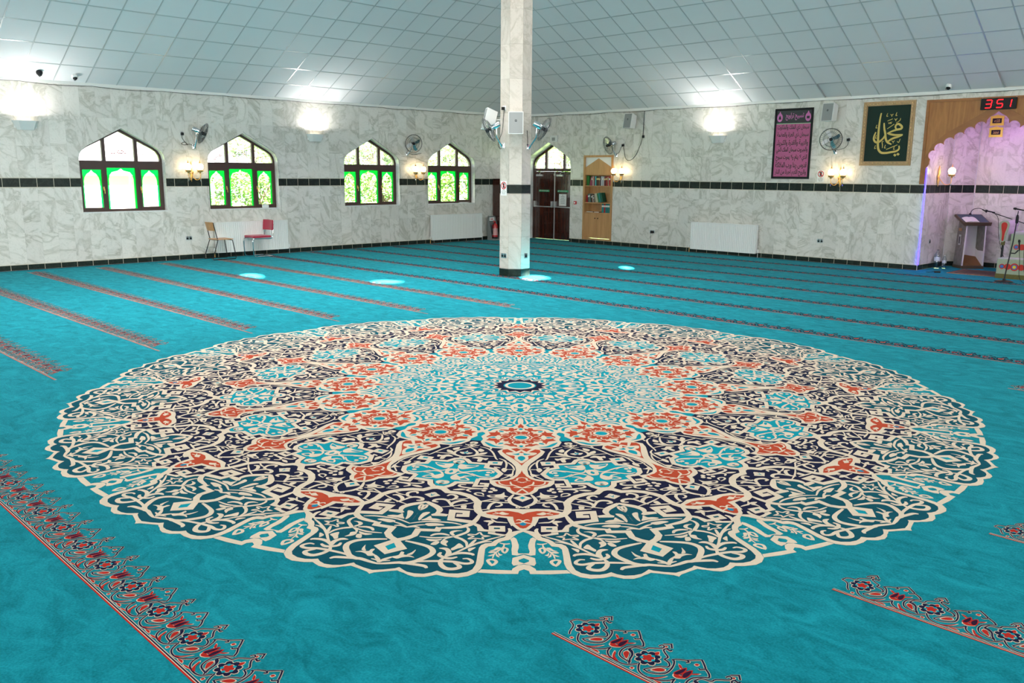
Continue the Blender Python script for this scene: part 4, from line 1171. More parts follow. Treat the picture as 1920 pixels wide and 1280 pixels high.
def make_window(idx, yc):
    w = tag(obj('window_%d' % (idx + 1), None, None, (0, yc, 0), R(90)), kind='structure')
    D0, D1 = .16, .22
    outer = arch(0, HW + .01, SILL - .005, SPR, APX + .01)
    mb = MB().plate(outer, [inset_arch(HW, SILL, SPR, APX, .05)], lambda u, v, d: loc2(u, v, d + D0), .07)
    mb.build('frame', M['brown'], w)
    MB().box((-HW + .04, D0 - .008, 1.985), (HW - .04, D1, 2.13)).build('transom', M['brown'], w)
    for sx in (-1, 1):
        MB().box((sx * MUL - .035, D0 - .006, SILL + .04), (sx * MUL + .035, D1, arch_z(sx * MUL) + .02)).build('mullion', M['brown'], w)
        a, b = (MUL + .03, HW - .045)
        x0, x1 = (a, b) if sx > 0 else (-b, -a)
        cs = MB().plate([(x0, SILL + .045), (x1, SILL + .045), (x1, 1.99), (x0, 1.99)], [[(x0 + .045, SILL + .085), (x1 - .045, SILL + .085), (x1 - .045, 1.945), (x0 + .045, 1.945)]], lambda u, v, d: loc2(u, v, d + D0 - .018), .05)
        ca = cs.build('casement', M['brown'], w)
        hx = x0 + .022 if sx > 0 else x1 - .022
        MB().rbox((hx - .012, D0 - .03, 1.52), (hx + .012, D0 - .018, 1.60), .003).tube([(hx, D0 - .03, 1.56), (hx, D0 - .055, 1.56), (hx, D0 - .058, 1.46)], .008, 6).build('handle', M['brass'], ca)
        gx0, gx1 = x0 + .04, x1 - .04
        MB().box((gx0, .190, SILL + .08), (gx1, .194, 1.95)).build('pane', M['frost'] if idx == 0 else M['glass'], w)
        MB().plate([(gx0, SILL + .08), (gx1, SILL + .08), (gx1, 1.95), (gx0, 1.95)], [ogee(gx0 + .038, gx1 - .038, SILL + .07, 1.935)], lambda u, v, d: loc2(u, v, d + .186), .002).build('green_film', M['greenf'], w)
    MB().box((-MUL + .03, .190, SILL + .04), (MUL - .03, .194, 1.99)).build('pane', M['frost'] if idx == 0 else M['glass'], w)
    MB().plate([(-MUL + .035, SILL + .045), (MUL - .035, SILL + .045), (MUL - .035, 1.985), (-MUL + .035, 1.985)], [ogee(-MUL + .075, MUL - .075, SILL + .03, 1.97)], lambda u, v, d: loc2(u, v, d + .186), .002).build('green_film', M['greenf'], w)
    edges = [-HW + .04, -MUL, MUL, HW - .04]
    for k in range(3):
        x0, x1 = edges[k], edges[k + 1]
        top = [(x, arch_z(x) + .02) for x in ([x0, x0 + .04, x0 + .1, x0 + .2, x1] if k == 0 else [x0, 0, x1] if k == 1 else [x0, x1 - .2, x1 - .1, x1 - .04, x1])]
        poly = [(x0, 2.12), (x1, 2.12)] + [p for p in reversed(top) if p[1] > 2.13]
        MB().plate(poly, [], lambda u, v, d: loc2(u, v, d + .190), .004).build('pane', M['frost'], w)
        word, ink = NAMES_W[idx][k]
        cxp = (x0 + x1) / 2 + (.05 if k == 0 else -.05 if k == 2 else 0)
        letters(MB(), shape_ar(word), cxp, 2.285 if k != 1 else 2.33, .1885, .36 if k == 1 else .26, .20 if k == 1 else .15, bold=.004, turn=(R(16), 0, R(-12))[k]).build('lettering', M['inkr'] if ink == 'r' else M['inkb'], w, fix=False)
    # pale sill slab, front edge flush with the wall
    MB().rbox((-HW + .002, -.004, SILL - .02), (HW - .002, .165, SILL + .002), .004).build('sill', M['reveal'], w)
    return w
for i, y in enumerate(WIN): make_window(i, y)

# string of unlit lamps taped around the openings
def fairy(label, pts, seed):
    rnd = random.Random(seed); P = []
    for a, b in zip(pts[:-1], pts[1:]):
        n = max(2, int(math.hypot(b[0] - a[0], b[1] - a[1]) / .09))
        for j in range(n):
            s = j / n; P.append((a[0] + (b[0] - a[0]) * s + rnd.uniform(-.008, .008), a[1] + (b[1] - a[1]) * s + rnd.uniform(-.008, .008)))
    P.append(pts[-1])
    mb = MB().tube([(.008, u, v) for u, v in P], .0022, 4)
    for u, v in P[1::2]: mb.ball((.009, u, v), .0055, 0, 5)
    return tag(mb.build('fairy_lights', M['black']), label, 'light string', 'unlit light strings around the windows')
fairy('short unlit dark light string hanging beside the twin globe sconce, left of the chairs window', [(-9.86, 1.02), (-9.87, 1.6)], 1)
fairy('unlit dark light string trailing from the point of the arched window above the chairs', [(-8.95, 2.82), (-8.45, 2.55), (-8.13, 2.35), (-8.05, 1.9), (-8.04, 1.5), (-8.05, .98)], 2)
fairy('unlit dark light string along the arched window between uplighter and double sconce', [(-5.33, 2.82), (-4.8, 2.5), (-4.5, 2.3), (-4.44, 1.9), (-4.43, 1.2)], 3)
fairy('unlit dark light string running from the sconce to the window next to the extinguisher', [(-3.53, 1.0), (-3.53, 2.2), (-3.95, 2.33), (-4.4, 2.36)], 4)
fairy('unlit dark light string along the arched window next to the fire extinguisher', [(-2.6, 2.84), (-2.1, 2.45), (-1.86, 2.3), (-1.8, 2.36), (-1.74, 2.1), (-1.72, 1.0)], 5)

# ------------------------------------------------------------------ double door with fanlight
door = tag(obj('door_1', None, None, (DOORX, 0, 0), 0), kind='structure')
DY = .30
MB().plate(arch(0, .89, -.01, 2.2, 2.84), [arch(0, .82, -.02, 2.17, 2.75)], lambda u, v, d: loc2(u, v, d + DY), .08).build('frame', M['mahog'], door)
MB().box((-.83, DY - .01, 2.005), (.83, DY + .08, 2.085)).build('transom', M['mahog'], door)
for sx in (-1, 1):
    MB().box((sx * .36 - .035, DY, 2.06), (sx * .36 + .035, DY + .07, 2.56)).build('mullion', M['mahog'], door)
fan_top = lambda x: 2.75 - abs(x) / .66 * .35 if abs(x) < .66 else 2.4 - (abs(x) - .66) * 1.4
for k, (x0, x1) in enumerate(((-.82, -.36), (-.36, .36), (.36, .82))):
    xs = [x0 + (x1 - x0) * j / 6 for j in range(7)]
    MB().plate([(x0, 2.07), (x1, 2.07)] + [(x, max(fan_top(x), 2.09)) for x in reversed(xs)], [], lambda u, v, d: loc2(u, v, d + DY + .04), .004).build('pane', M['frost'], door)
    word, ink = (('الواسع', 'b'), ('المجيب', 'r'), ('الرقيب', 'b'))[k]
    letters(MB(), shape_ar(word), (x0 + x1) / 2 + (.06 if k == 0 else -.06 if k == 2 else 0), 2.2 if k != 1 else 2.25, DY + .038, .26 if k != 1 else .42, bold=.016).build('lettering', M['inkr'] if ink == 'r' else M['inkb'], door, fix=False)
for s in (-1, 1):
    x0, x1 = (-.815, -.004) if s < 0 else (.004, .815)
    leaf = MB().rbox((x0, DY + .012, .01), (x1, DY + .06, 2.0), .004).build('leaf', M['mahog'], door)
    for px in (0, 1):
        for v0, v1 in ((.16, .82), (1.06, 1.55), (1.64, 1.90)):
            a0 = x0 + .10 + px * .335; a1 = a0 + .28
            MB().plate([(a0, v0), (a1, v0), (a1, v1), (a0, v1)], [[(a0 + .025, v0 + .025), (a1 - .025, v0 + .025), (a1 - .025, v1 - .025), (a0 + .025, v1 - .025)]], lambda u, v, d: loc2(u, v, d + DY + .004), .012).rbox((a0 + .045, DY + .006, v0 + .045), (a1 - .045, DY + .015, v1 - .045), .006).build('raised_panel', M['mahog'], leaf)
    pb = MB().rbox((x0 + .03, DY - .075, .955), (x1 - .03, DY - .045, .985), .008)
    for hx in (x0 + .055, x1 - .055): pb.rbox((hx - .026, DY - .075, .95), (hx + .026, DY + .012, 1.13), .01)
    pb.build('push_bar', M['silver'], leaf)
    MB().rbox((x0 + .10, DY - .05, 1.86), (x0 + .34, DY + .012, 1.915), .006).tube([(x0 + .22, DY - .02, 1.925), (x0 + .30, DY - .06, 1.975), (x0 + .40, DY - .01, 1.985)], .009, 5).build('door_closer', M['silver'], leaf)
    sg = MB().box((x0 + .19 if s < 0 else x0 + .12, DY - .0035, 1.405), (x0 + .61 if s < 0 else x0 + .54, DY + .0045, 1.465))
    c0 = (x0 + .40) if s < 0 else (x0 + .33)
    letters(sg, 'Push bar to open', c0 + .03, 1.435, DY - .0045, .28, .036, 1, .012)
    sg.add([(c0 - .18, DY - .0045, 1.415), (c0 - .13, DY - .0045, 1.455), (c0 - .15, DY - .0045, 1.455), (c0 - .19, DY - .0045, 1.43)], [(0, 1, 2, 3)], 1)
    sg.build('push_sign', [M['signg'], M['paper']], leaf, fix=False)
MB().rbox((-.014, DY - .002, .01), (.014, DY + .014, 2.0), .003).rbox((-.03, DY - .01, 1.88), (.03, DY + .012, 1.94), .004).build('meeting_bar', M['silver'], door)
nt_ = MB().box((.19, DY - .0045, 1.005), (.475, DY + .0042, 1.35))
for i, wd in enumerate((.05, .14, .12, .18, .17, .16)):
    nt_.box((.335 - wd / 2, DY - .0056, 1.315 - i * .047), (.335 + wd / 2, DY - .0044, 1.325 - i * .047), 1)
tag(nt_.build('paper_notice', [M['paper'], M['inkb']], None, (DOORX, 0, 0)), 'white paper notice taped to the dark double door', 'notice')
# ------------------------------------------------------------------ wall fittings
LW = R(90)
def wall_loc(side, u, z, d=0.0):
    return ((d, u, z), LW) if side == 'L' else ((u, -d, z), 0.0)

def radiator(side, u0, u1, z0, z1, label):
    (loc, rz) = wall_loc(side, (u0 + u1) / 2, 0, .03)
    w = (u1 - u0) / 2
    t = thing('radiator', label, 'radiator', loc, rz, 'white panel radiators')
    pts = []
    n = int(2 * w / .05); 
    mb = MB()
    prof = []
    for i in range(n):
        x = -w + .012 + i * (2 * w - .024) / n; s = (2 * w - .024) / n
        prof += [(x, -.105), (x + s * .36, -.105), (x + s * .5, -.098), (x + s * .86, -.098)]
    prof.append((w - .012, -.105))
    k = len(prof)
    mb.add([(x, y, z0 + .02) for x, y in prof] + [(x, y, z1 - .02) for x, y in prof], [(i, i + 1, k + i + 1, k + i) for i in range(k - 1)])
    mb.box((-w, -.106, z0), (w, -.06, z0 + .022)); mb.box((-w, -.106, z1 - .022), (w, -.06, z1 - .012)); mb.box((-w, -.096, z0), (w, -.06, z1 - .02))
    mb.box((-w, -.106, z0), (-w + .013, -.06, z1 - .012)); mb.box((w - .013, -.106, z0), (w, -.06, z1 - .012))
    mb.build('panel', M['white'], t)
    g = MB().rbox((-w - .004, -.108, z1 - .014), (w + .004, -.03, z1), .003)
    for sx in (-1, 1): g.rbox((sx * (w + .001) - .004, -.106, z0 + .01), (sx * (w + .001) + .004, -.03, z1 - .01), .002)
    g.build('casing', M['white'], t)
    for bx in (-w * .6, w * .6): MB().box((bx - .02, -.06, z0 + .2), (bx + .02, .028, z1 - .1)).build('wall_bracket', M['white'], t)
    for sx in (-1, 1):
        v = MB().tube([(sx * (w + .0), -.07, z0 + .05), (sx * (w + .045), -.07, z0 + .05), (sx * (w + .045), -.07, .0)], .008, 6)
        v.build('pipe', M['brass'] if sx < 0 else M['steel'], t)
        MB().lathe([(.018, 0), (.02, .02), (.018, .07), (.01, .08)], (sx * (w + .045), -.07, z0 + .03), n=10).build('valve', M['white'], t)
    return t
radiator('L', -9.79, -7.97, .11, .80, 'white ribbed radiator under the arched window, behind the two chairs')
radiator('L', -3.46, -1.57, .09, .79, 'white radiator next to the fire extinguisher')
radiator('R', 6.35, 8.19, .09, .775, 'white radiator below the uplighter, left of the pink poster')

def socket(side, u, z, label, double=True, plug=False, frame=None, mt='steel'):
    loc, rz = frame if frame else wall_loc(side, u, z)
    if frame: pass
    t = thing('power_socket', label, 'socket', loc, rz, 'wall sockets')
    w = .073 if double else .043
    MB().rbox((-w, -.008, -.043), (w, .0, .043), .004).build('face_plate', M[mt], t)
    for sx in ((-.036, .036) if double else (0,)):
        mb = MB().rbox((sx - .024, -.0095, -.03), (sx + .024, -.007, .012), .002)
        mb.rbox((sx - .008, -.013, .018), (sx + .008, -.007, .036), .002)
        mb.build('insert', M['black'] if mt == 'steel' else M['offw'], t)
    if plug:
        MB().rbox((-.030, -.055, -.036), (.022, -.009, .02), .006).build('plug', M['black'], t)
    return t
socket('L', -10.37, .47, 'steel double socket low on the marble wall beside the wooden chair')
socket('R', 5.07, .45, 'steel double socket with a black plug low on the marble wall', plug=True)
socket('R', 9.73, .49, 'steel double socket low on the marble wall below the no phones sign')
tag(MB().tube(crom([(5.04, -.05, .43), (5.03, -.03, .33), (5.04, -.02, .22), (5.035, -.02, .03)], 5), .004, 5).build('plug_lead', M['black']), 'thin black lead hanging from the plugged in wall socket', 'cable')

def uplighter(side, u, z, label):
    loc, rz = wall_loc(side, u, z)
    t = thing('uplighter', label, 'wall light', loc, rz, 'wall uplighters')
    ring_t = [(-.235, 0), (-.235, -.07), (-.16, -.165), (.16, -.165), (.235, -.07), (.235, 0)]
    ring_b = [(-.15, 0), (-.15, -.03), (-.10, -.085), (.12, -.085), (.15, -.03), (.15, 0)]
    n = 6
    vs = [(x, y, .085) for x, y in ring_t] + [(x, y, -.085) for x, y in ring_b] + [(x * .93, y * .9, .085) for x, y in ring_t] + [(x * .93, y * .9, -.06) for x, y in ring_b]
    fs = [(i, i + 1, n + i + 1, n + i) for i in range(n - 1)] + [tuple(range(n, 2 * n))] + [(2 * n + i, 2 * n + i + 1, 3 * n + i + 1, 3 * n + i) for i in range(n - 1)] + [tuple(range(3 * n, 4 * n))] + [(i, i + 1, 2 * n + i + 1, 2 * n + i) for i in range(n - 1)]
    MB().add(vs, fs).build('bowl', M['white'], t)
    MB().tube([(-.12, -.075, .062), (.12, -.075, .062)], .012, 8).build('lamp_tube', M['tubel'], t)
    MB().rbox((-.2, -.012, -.05), (.2, 0, .07), .004).build('back_plate', M['white'], t)
    add_light('uplight_glow', 'AREA', (0, -.19, .10), 21, (1.0, .97, .92), (R(200), 0, 0), .42, .08, t)
    return t
uplighter('L', -13.47, 2.77, 'white bowl uplighter on the marble wall under the black dome camera')
uplighter('L', -7.05, 2.75, 'white bowl uplighter on the wall between two arched windows, above the red chair')
uplighter('R', 6.93, 2.80, 'white bowl uplighter on the wall above the radiator, left of the pink poster')

def sconce(label, loc, rz, arms=2):
    t = thing('wall_sconce', label, 'wall light', loc, rz, 'gilt wall sconces with glass globes')
    MB().lathe([(.012, 0), (.05, -.004), (.055, -.012), (.03, -.022), (.012, -.03)], (0, 0, -.12), 'Y', 14).lathe([(.004, .20), (.018, .14), (.026, .06), (.018, -.05), (.028, -.12), (.010, -.2), (.004, -.24)], (0, -.012, -.08), 'Z', 8).build('back_plate', M['brass'], t)
    for s in ((-1, 1) if arms == 2 else (1,)):
        gx = s * .135 if arms == 2 else .02
        gy = -.17 if arms == 2 else -.26
        arm = MB().tube(crom([(0, -.02, -.14), (gx * .4, gy * .55, -.27), (gx * .8, gy * .95, -.26), (gx, gy, -.19), (gx, gy, -.10)], 5), .008, 6)
        arm.build('arm', M['brass'], t)
        g = MB().lathe([(.02, -.135), (.055, -.10), (.068, -.075), (.060, -.062), (.03, -.06)], (gx, gy, 0), n=14)
        g.build('gallery', M['brass'], t)
        gl = MB().lathe([(.03, -.07), (.058, -.045), (.072, .0), (.066, .038), (.04, .068), (.018, .082)], (gx, gy, 0), n=16).build('globe', M['globe'], t)
        MB().lathe([(.026, .078), (.016, .095), (.010, .11), (.006, .135), (.003, .15)], (gx, gy, 0), n=8).build('finial', M['brass'], t)
        for j in range(8):
            a = 2 * PI * j / 8; x, y = gx + .068 * math.cos(a), gy + .068 * math.sin(a)
            MB().lathe([(.001, -.085), (.006, -.105), (.001, -.13)], (x, y, -.01), n=5).build('crystal_drop', M['crystal'], t)
        MB().lathe([(.002, -.19), (.016, -.25), (.012, -.275), (.002, -.29)], (gx, gy, -.02), n=6).build('pendant_crystal', M['crystal'], t)
    return t
for side, u, lb in (('L', -10.23, 'lit twin globe sconce on the wall between the arched windows, below the tilted fan'), ('L', -3.92, 'lit twin globe sconce below the round wall fan between two arched windows'),
                    ('R', 3.98, 'lit twin globe sconce beside the wooden bookcase'), ('R', 10.08, 'lit twin globe sconce between the no phones sign and the gilt frame')):
    loc, rz = wall_loc(side, u, 2.02)
    sconce(lb, loc, rz)
sconce('lit single globe sconce inside the prayer niche above the lectern', (11.93, .62, 2.06), R(90), 1)

def fan(label, loc, rz, head, aim, lead=None):
    """head = centre of the guard in the wall frame, aim = where it blows"""
    t = thing('wall_fan', label, 'fan', loc, rz, 'chrome wall fans')
    H = Vector(head); A = Vector(aim).normalized()
    MB().rbox((-.035, -.02, -.05), (.035, 0, .05), .005).rbox((-.02, -.05, -.045), (.02, -.018, -.005), .004).build('wall_plate', M['chrome'], t)
    back = H - A * .16
    mid = Vector((back.x * .8, back.y * .95, -.01 + (back.z) * .45))
    MB().tube([(0, -.04, -.025), tuple(mid), tuple(back - Vector((0, 0, .03)))], [.017, .016, .014], 8).build('arm', M['chrome'], t)
    q = A.to_track_quat('Z', 'Y').to_matrix().to_4x4(); q.translation = H
    mo = MB().lathe([(.02, -.24), (.052, -.235), (.056, -.20), (.056, -.09), (.045, -.07)], n=16); mo.xf(q); mo.build('motor', M['chrome'], t)
    r_ = .235
    cage = MB()
    for rr, hh in ((r_, 0), (r_ * .97, .02), (r_ * .97, -.02), (r_ * .62, .042), (r_ * .3, .052), (r_ * .7, -.055)):
        cage.tube([(rr * math.cos(2 * PI * i / 24), rr * math.sin(2 * PI * i / 24), hh) for i in range(24)], .0032 if rr < r_ else .006, 4, 0, True)
    for i in range(30):
        a = 2 * PI * i / 30; c, s = math.cos(a), math.sin(a)
        cage.tube([(r_ * .28 * c, r_ * .28 * s, .053), (r_ * .65 * c, r_ * .65 * s, .042), (r_ * c, r_ * s, 0)], .0013, 3, cap=False)
        cage.tube([(r_ * c, r_ * s, 0), (r_ * .65 * c, r_ * .65 * s, -.05), (r_ * .24 * c, r_ * .24 * s, -.068)], .0013, 3, cap=False)
    cage.xf(q); cage.build('guard', M['wire'], t)
    for i in range(4):
        a = PI / 2 * i + .5
        b = MB(); n = 6
        prof = [(.035, -.025, .03), (.08, -.05, .055), (.14, -.06, .07), (.20, -.03, .075), (.20, .03, .02), (.035, .02, -.01)]
        ca, sa = math.cos(a), math.sin(a)
        vs = [(x * ca - y * sa, x * sa + y * ca, -.02 + .45 * y) for x, y, _ in prof] + [(x * ca - y * sa, x * sa + y * ca, -.024 + .45 * y) for x, y, _ in prof]
        b.add(vs, [tuple(range(n)), tuple(range(2 * n - 1, n - 1, -1))] + [(j, (j + 1) % n, n + (j + 1) % n, n + j) for j in range(n)])
        b.xf(q); b.build('blade', M['steel'], t)
    hb = MB().lathe([(.036, -.045), (.038, .01), (.03, .055), (.01, .062)], n=14); hb.xf(q); hb.build('hub', M['black'], t)
    if lead: MB().tube(crom([(-.02, -.02, .02)] + lead, 5), .005, 5).build('lead', M['black'], t)
    return t
fan('tilted chrome wall fan above the twin globe sconce, its lead looped to a socket', (0, -10.13, 2.46), LW, (.14, -.20, .28), (.75, -.55, -.42), [(-.1, -.015, .05), (-.22, -.015, .03), (-.28, -.015, .06), (-.2, -.02, .09), (-.14, -.02, .03), (-.25, -.015, .16), (-.25, -.015, .24)])
socket('L', -10.38, 2.73, 'steel socket high on the wall feeding the tilted fan', False, True)
fan('round chrome wall fan facing the hall between two arched windows', (0, -4.22, 2.43), LW, (.04, -.26, .26), (-.35, -1, -.12), [(.1, -.01, .0), (.25, -.01, -.02), (.5, -.01, .02)])
fan('chrome wall fan turned towards the bookcase beside the wooden bookcase', (3.80, 0, 2.44), 0, (-.12, -.24, .26), (-.35, -.8, -.28), [(.08, -.01, .08), (.14, -.015, .2), (.2, -.015, .24)])
socket('R', 4.02, 2.71, 'steel socket high on the wall beside the bookcase fan', False, True)
fan('chrome wall fan between the pink poster and the gilt frame', (9.93, 0, 2.47), 0, (-.02, -.24, .26), (.45, -1, -.12), [(.1, -.01, .05), (.2, -.01, .08), (.26, -.01, .15), (.27, -.01, .25)])
socket('R', 10.21, 2.73, 'steel socket high on the wall right of the poster fan', False, True)
fan('chrome wall fan on the pillar blowing towards the arched windows', (PX - .02, PY - PA, 2.45), 0, (-.14, -.26, .28), (-.75, -.55, -.50), [(-.06, -.03, -.06), (-.09, -.06, .05), (-.03, -.02, .25), (-.0, -.02, .5), (.03, -.02, .68)])
fan('chrome wall fan on the pillar blowing towards the double door', (PX + PA, PY + .02, 2.43), R(90), (.14, -.30, .32), (.75, -.55, -.50), [(-.02, -.03, .1), (-.03, -.02, .3)])
socket('P', 0, 0, 'socket with a black plug high on the pillar', False, True, ((PX - .01, PY - PA, 3.13), 0), 'white')
socket('P', 0, 0, 'steel double socket low on the pillar', True, False, ((PX, PY - PA, .395), 0))
socket('P', 0, 0, 'small single socket low on the pillar beside its steel double socket', False, False, ((PX + PA, PY + .01, .395), R(90)))

def speaker(label, loc, rz, yaw_, tilt, w=.29, h=.39, d=.2, stand=.11):
    t = thing('wall_speaker', label, 'speaker', loc, rz, 'wall speakers')
    Mx = Matrix.Translation((0, -stand - d / 2, 0)) @ Matrix.Rotation(yaw_, 4, 'Z') @ Matrix.Rotation(tilt, 4, 'X')
    cab = MB()
    f = [(-w / 2, -h / 2), (w / 2, -h / 2), (w / 2, h / 2), (-w / 2, h / 2)]
    k = .72
    cab.add([(x, -d / 2, z) for x, z in f] + [(x * k, d / 2, z * .86) for x, z in f], [(0,1,2,3),(7,6,5,4),(0,4,5,1),(1,5,6,2),(2,6,7,3),(3,7,4,0)])
    cab.xf(Mx); cab.build('cabinet', M['offw'], t)
    g = MB().rbox((-w / 2 + .012, -d / 2 - .012, -h / 2 + .012), (w / 2 - .012, -d / 2, h / 2 - .012), .008); g.xf(Mx); g.build('grille', M['grey'], t)
    b = MB().plate([(-w / 2, -h / 2), (w / 2, -h / 2), (w / 2, h / 2), (-w / 2, h / 2)], [[(-w / 2 + .012, -h / 2 + .012), (w / 2 - .012, -h / 2 + .012), (w / 2 - .012, h / 2 - .012), (-w / 2 + .012, h / 2 - .012)]], lambda u, v, dd: (u, -d / 2 - .012 + dd, v), .013); b.xf(Mx); b.build('bezel', M['offw'], t)
    l = MB().rbox((-.018, -d / 2 - .015, .02), (.018, -d / 2 - .011, .055), .003); l.box((-.010, -d / 2 - .0158, .034), (.010, -d / 2 - .0148, .041), 1); l.xf(Mx); l.build('badge', [M['black'], M['silver']], t)
    MB().tube([(0, 0, 0), (0, -stand - d * .3, 0)], .018, 8).rbox((-.03, -.012, -.05), (.03, 0, .05), .004).build('bracket', M['offw'], t)
    return t
fr45 = lambda u, z: ((7.090 + .7071 * u, -7.230 + .7071 * u, z), R(45))
speaker('white wall speaker facing the hall from the middle of the pillar', *fr45(0, 2.845), 0, R(-4), .275, .40, .17, .03)
speaker('white speaker on the pillar seen from its back behind the fan', (PX - PA * .7071 - .05, PY - PA * .7071 + .05, 2.93), R(-45), R(10), R(-14), .27, .40, .2, .10)
speaker('white tilted wall speaker above the fan beside the bookcase', (4.38, 0, 3.30), 0, R(-8), R(-10))
speaker('white wall speaker beside the top of the pink poster', (9.84, 0, 3.30), 0, R(-12), R(-6))

def no_phone(label, loc, rz, w=.165, h=.26):
    t = thing('no_phone_sign', label, 'sign', loc, rz, 'no phone signs')
    MB().rbox((-w / 2, -.003, -h / 2), (w / 2, 0, h / 2), .001).build('board', M['paper'], t)
    ph = MB().box((-.022, -.0040, .005), (.022, -.0034, .095)); ph.build('phone_symbol', M['inkb'], t)
    vs, fs = ribbon([(.062 * math.cos(2 * PI * i / 28), .05 + .062 * math.sin(2 * PI * i / 28)) for i in range(28)], .016, True)
    mb = MB().add([(x, -.0046, z) for x, z in vs], fs)
    vs, fs = ribbon([(-.045, .095), (.045, .005)], .014); mb.add([(x, -.0050, z) for x, z in vs], fs)
    mb.build('prohibition_ring', M['redp'], t, fix=False)
    tx = MB()
    for i, (s, wd) in enumerate((('PLEASE', .06), ('SWITCH OFF YOUR', .125), ('MOBILE PHONE', .10), ('THANK YOU', .08))):
        letters(tx, s, 0, -.035 - i * .024, -.0036, wd, .014, 0, .01)
    tx.build('lettering', M['inkb'], t, fix=False)
    return t
no_phone('no mobile phones sign beside the pink poster', (9.625, 0, 1.935), 0)
no_phone('no mobile phones sign on the pillar', (PX - .015, PY - PA, 1.665), 0, .16, .27)

# red call point, emergency light, cameras
t = thing('fire_call_point', 'red fire alarm call point between the door and the bookcase', 'alarm', (2.36, 0, 1.13))
MB().rbox((-.045, -.035, -.045), (.045, 0, .045), .006).build('housing', M['redp'], t); MB().rbox((-.028, -.037, -.022), (.02, -.034, .022), .002).build('glass_plate', M['paper'], t)
t = thing('emergency_light', 'small white box above the arch of the double door', 'light fitting', (1.52, 0, 2.93))
MB().rbox((-.13, -.06, -.09), (.13, 0, .09), .01).build('housing', M['offw'], t); MB().rbox((-.06, -.066, -.06), (.06, -.058, .03), .006).build('lens', M['grey'], t)
def dome_cam(label, loc, nrm, body):
    t = thing('dome_camera', label, 'camera', loc, 0, 'ceiling dome cameras')
    q = Vector(nrm).to_track_quat('-Z', 'Y').to_matrix().to_4x4()
    b = MB().lathe([(.055, .0), (.06, -.015), (.058, -.045), (.045, -.06), (.02, -.062)], n=18); b.xf(q); b.build('housing', M[body], t)
    e = MB().ball((0, -.0, -.055), .044, 0, 14); e.xf(q); e.build('eyeball', M['black'], t)
    l = MB().lathe([(.016, -.085), (.02, -.103), (.006, -.105)], n=10); l.xf(Matrix.Rotation(R(25), 4, 'Y') @ q); l.build('lens', M['steel'], t)
dome_cam('black dome camera on the sloping ceiling above the uplighter', PL(.25, 13.21, .0), (KC, 0, -1), 'blackm')
dome_cam('white dome camera with a black eye on the sloping ceiling above the wide arched window', PL(.22, 12.57, .0), (KC, 0, -1), 'white')
dome_cam('white dome camera on the sloping ceiling above the prayer niche', PR(.19, 12.24, .0), (0, -KC, -1), 'white')
# lead hanging from the ceiling to the sconce beside the bookcase
mb = MB().tube(crom([(4.68, -.02, 3.56), (4.67, -.015, 3.2), (4.66, -.015, 2.95)], 4), .009, 5).rbox((4.64, -.04, 2.88), (4.70, 0, 2.95), .006)
mb.tube(crom([(4.65, -.02, 2.9), (4.58, -.015, 2.7), (4.45, -.015, 2.45), (4.28, -.015, 2.31), (4.12, -.015, 2.35), (4.03, -.02, 2.66)], 5), .006, 5)
tag(mb.build('wall_lead', M['black']), 'black lead drooping from the ceiling beside the tilted speaker', 'cable')

# ------------------------------------------------------------------ poster and gilt frame
t = thing('poster', 'tall pink and black framed poster of prayer text', 'poster', (8.885, 0, 1.87))
pw, ph = .465, 1.58
pm_ = mat('poster_pink', (.46, .075, .215), .35, coat=.9); pb_ = mat('poster_black', (.012, .010, .012), .35, coat=.9); pp_ = mat('poster_print_pink', (.60, .14, .40), .35, coat=.9); pg_ = mat('poster_line', (.30, .55, .30), .4)
MB().plate([(-pw, 0), (pw, 0), (pw, ph), (-pw, ph)], [[(-pw + .04, .05), (pw - .04, .05), (pw - .04, ph - .05), (-pw + .04, ph - .05)]], lambda u, v, d: (u, d - .03, v), .03).build('frame', M['black'], t)
MB().box((-pw + .03, -.012, .04), (pw - .03, -.001, 1.235)).build('text_panel', pm_, t)
MB().box((-pw + .03, -.012, 1.25), (pw - .03, -.001, ph - .04)).build('heading_panel', pb_, t)
MB().box((-pw + .03, -.0125, 1.235), (pw - .03, -.001, 1.25)).build('dividing_line', pg_, t)
LINES = ['سبحان ذي الملك والملكوت', 'سبحان ذي العزة والعظمة', 'والهيبة والقدرة والكبرياء', 'والجبروت سبحان الملك الحي', 'الذي لا ينام ولا يموت سبوح', 'قدوس ربنا ورب الملائكة', 'والروح اللهم اجرنا من النار']
for i, s in enumerate(LINES):
    letters(MB(), shape_ar(s), 0, 1.145 - i * .168, -.0135, .77, .158, 0, .02).build('text_line', M['inkb'], t, fix=False)
letters(MB(), shape_ar('تسبيح تراويح'), .02, 1.40, -.0135, .44, .17, 0, .012).build('heading', pp_, t, fix=False)
for sx in (-1, 1):
    o = MB(); P = [(sx * .345 + .07 * math.cos(2 * PI * i / 20), 1.38 + .095 * math.sin(2 * PI * i / 20)) for i in range(20)]
    o.add([(x, -.0132, z) for x, z in P], [tuple(range(20))]); o.add([(sx * .345 - .025, -.0132, 1.47), (sx * .345 + .025, -.0132, 1.47), (sx * .345, -.0132, 1.52)], [(0, 1, 2)])
    if sx < 0: o.add([(sx * .345 - .035, -.0138, 1.34), (sx * .345 + .035, -.0138, 1.34), (sx * .345 + .02, -.0138, 1.40), (sx * .345, -.0138, 1.43), (sx * .345 - .02, -.0138, 1.40)], [tuple(range(5))], 1)
    else: o.add([(sx * .345 - .035, -.0138, 1.345), (sx * .345 + .035, -.0138, 1.345), (sx * .345 + .035, -.0138, 1.40), (sx * .345 - .035, -.0138, 1.40)], [tuple(range(4))], 1)
    o.build('oval_vignette', [pp_, M['inkb']], t, fix=False)

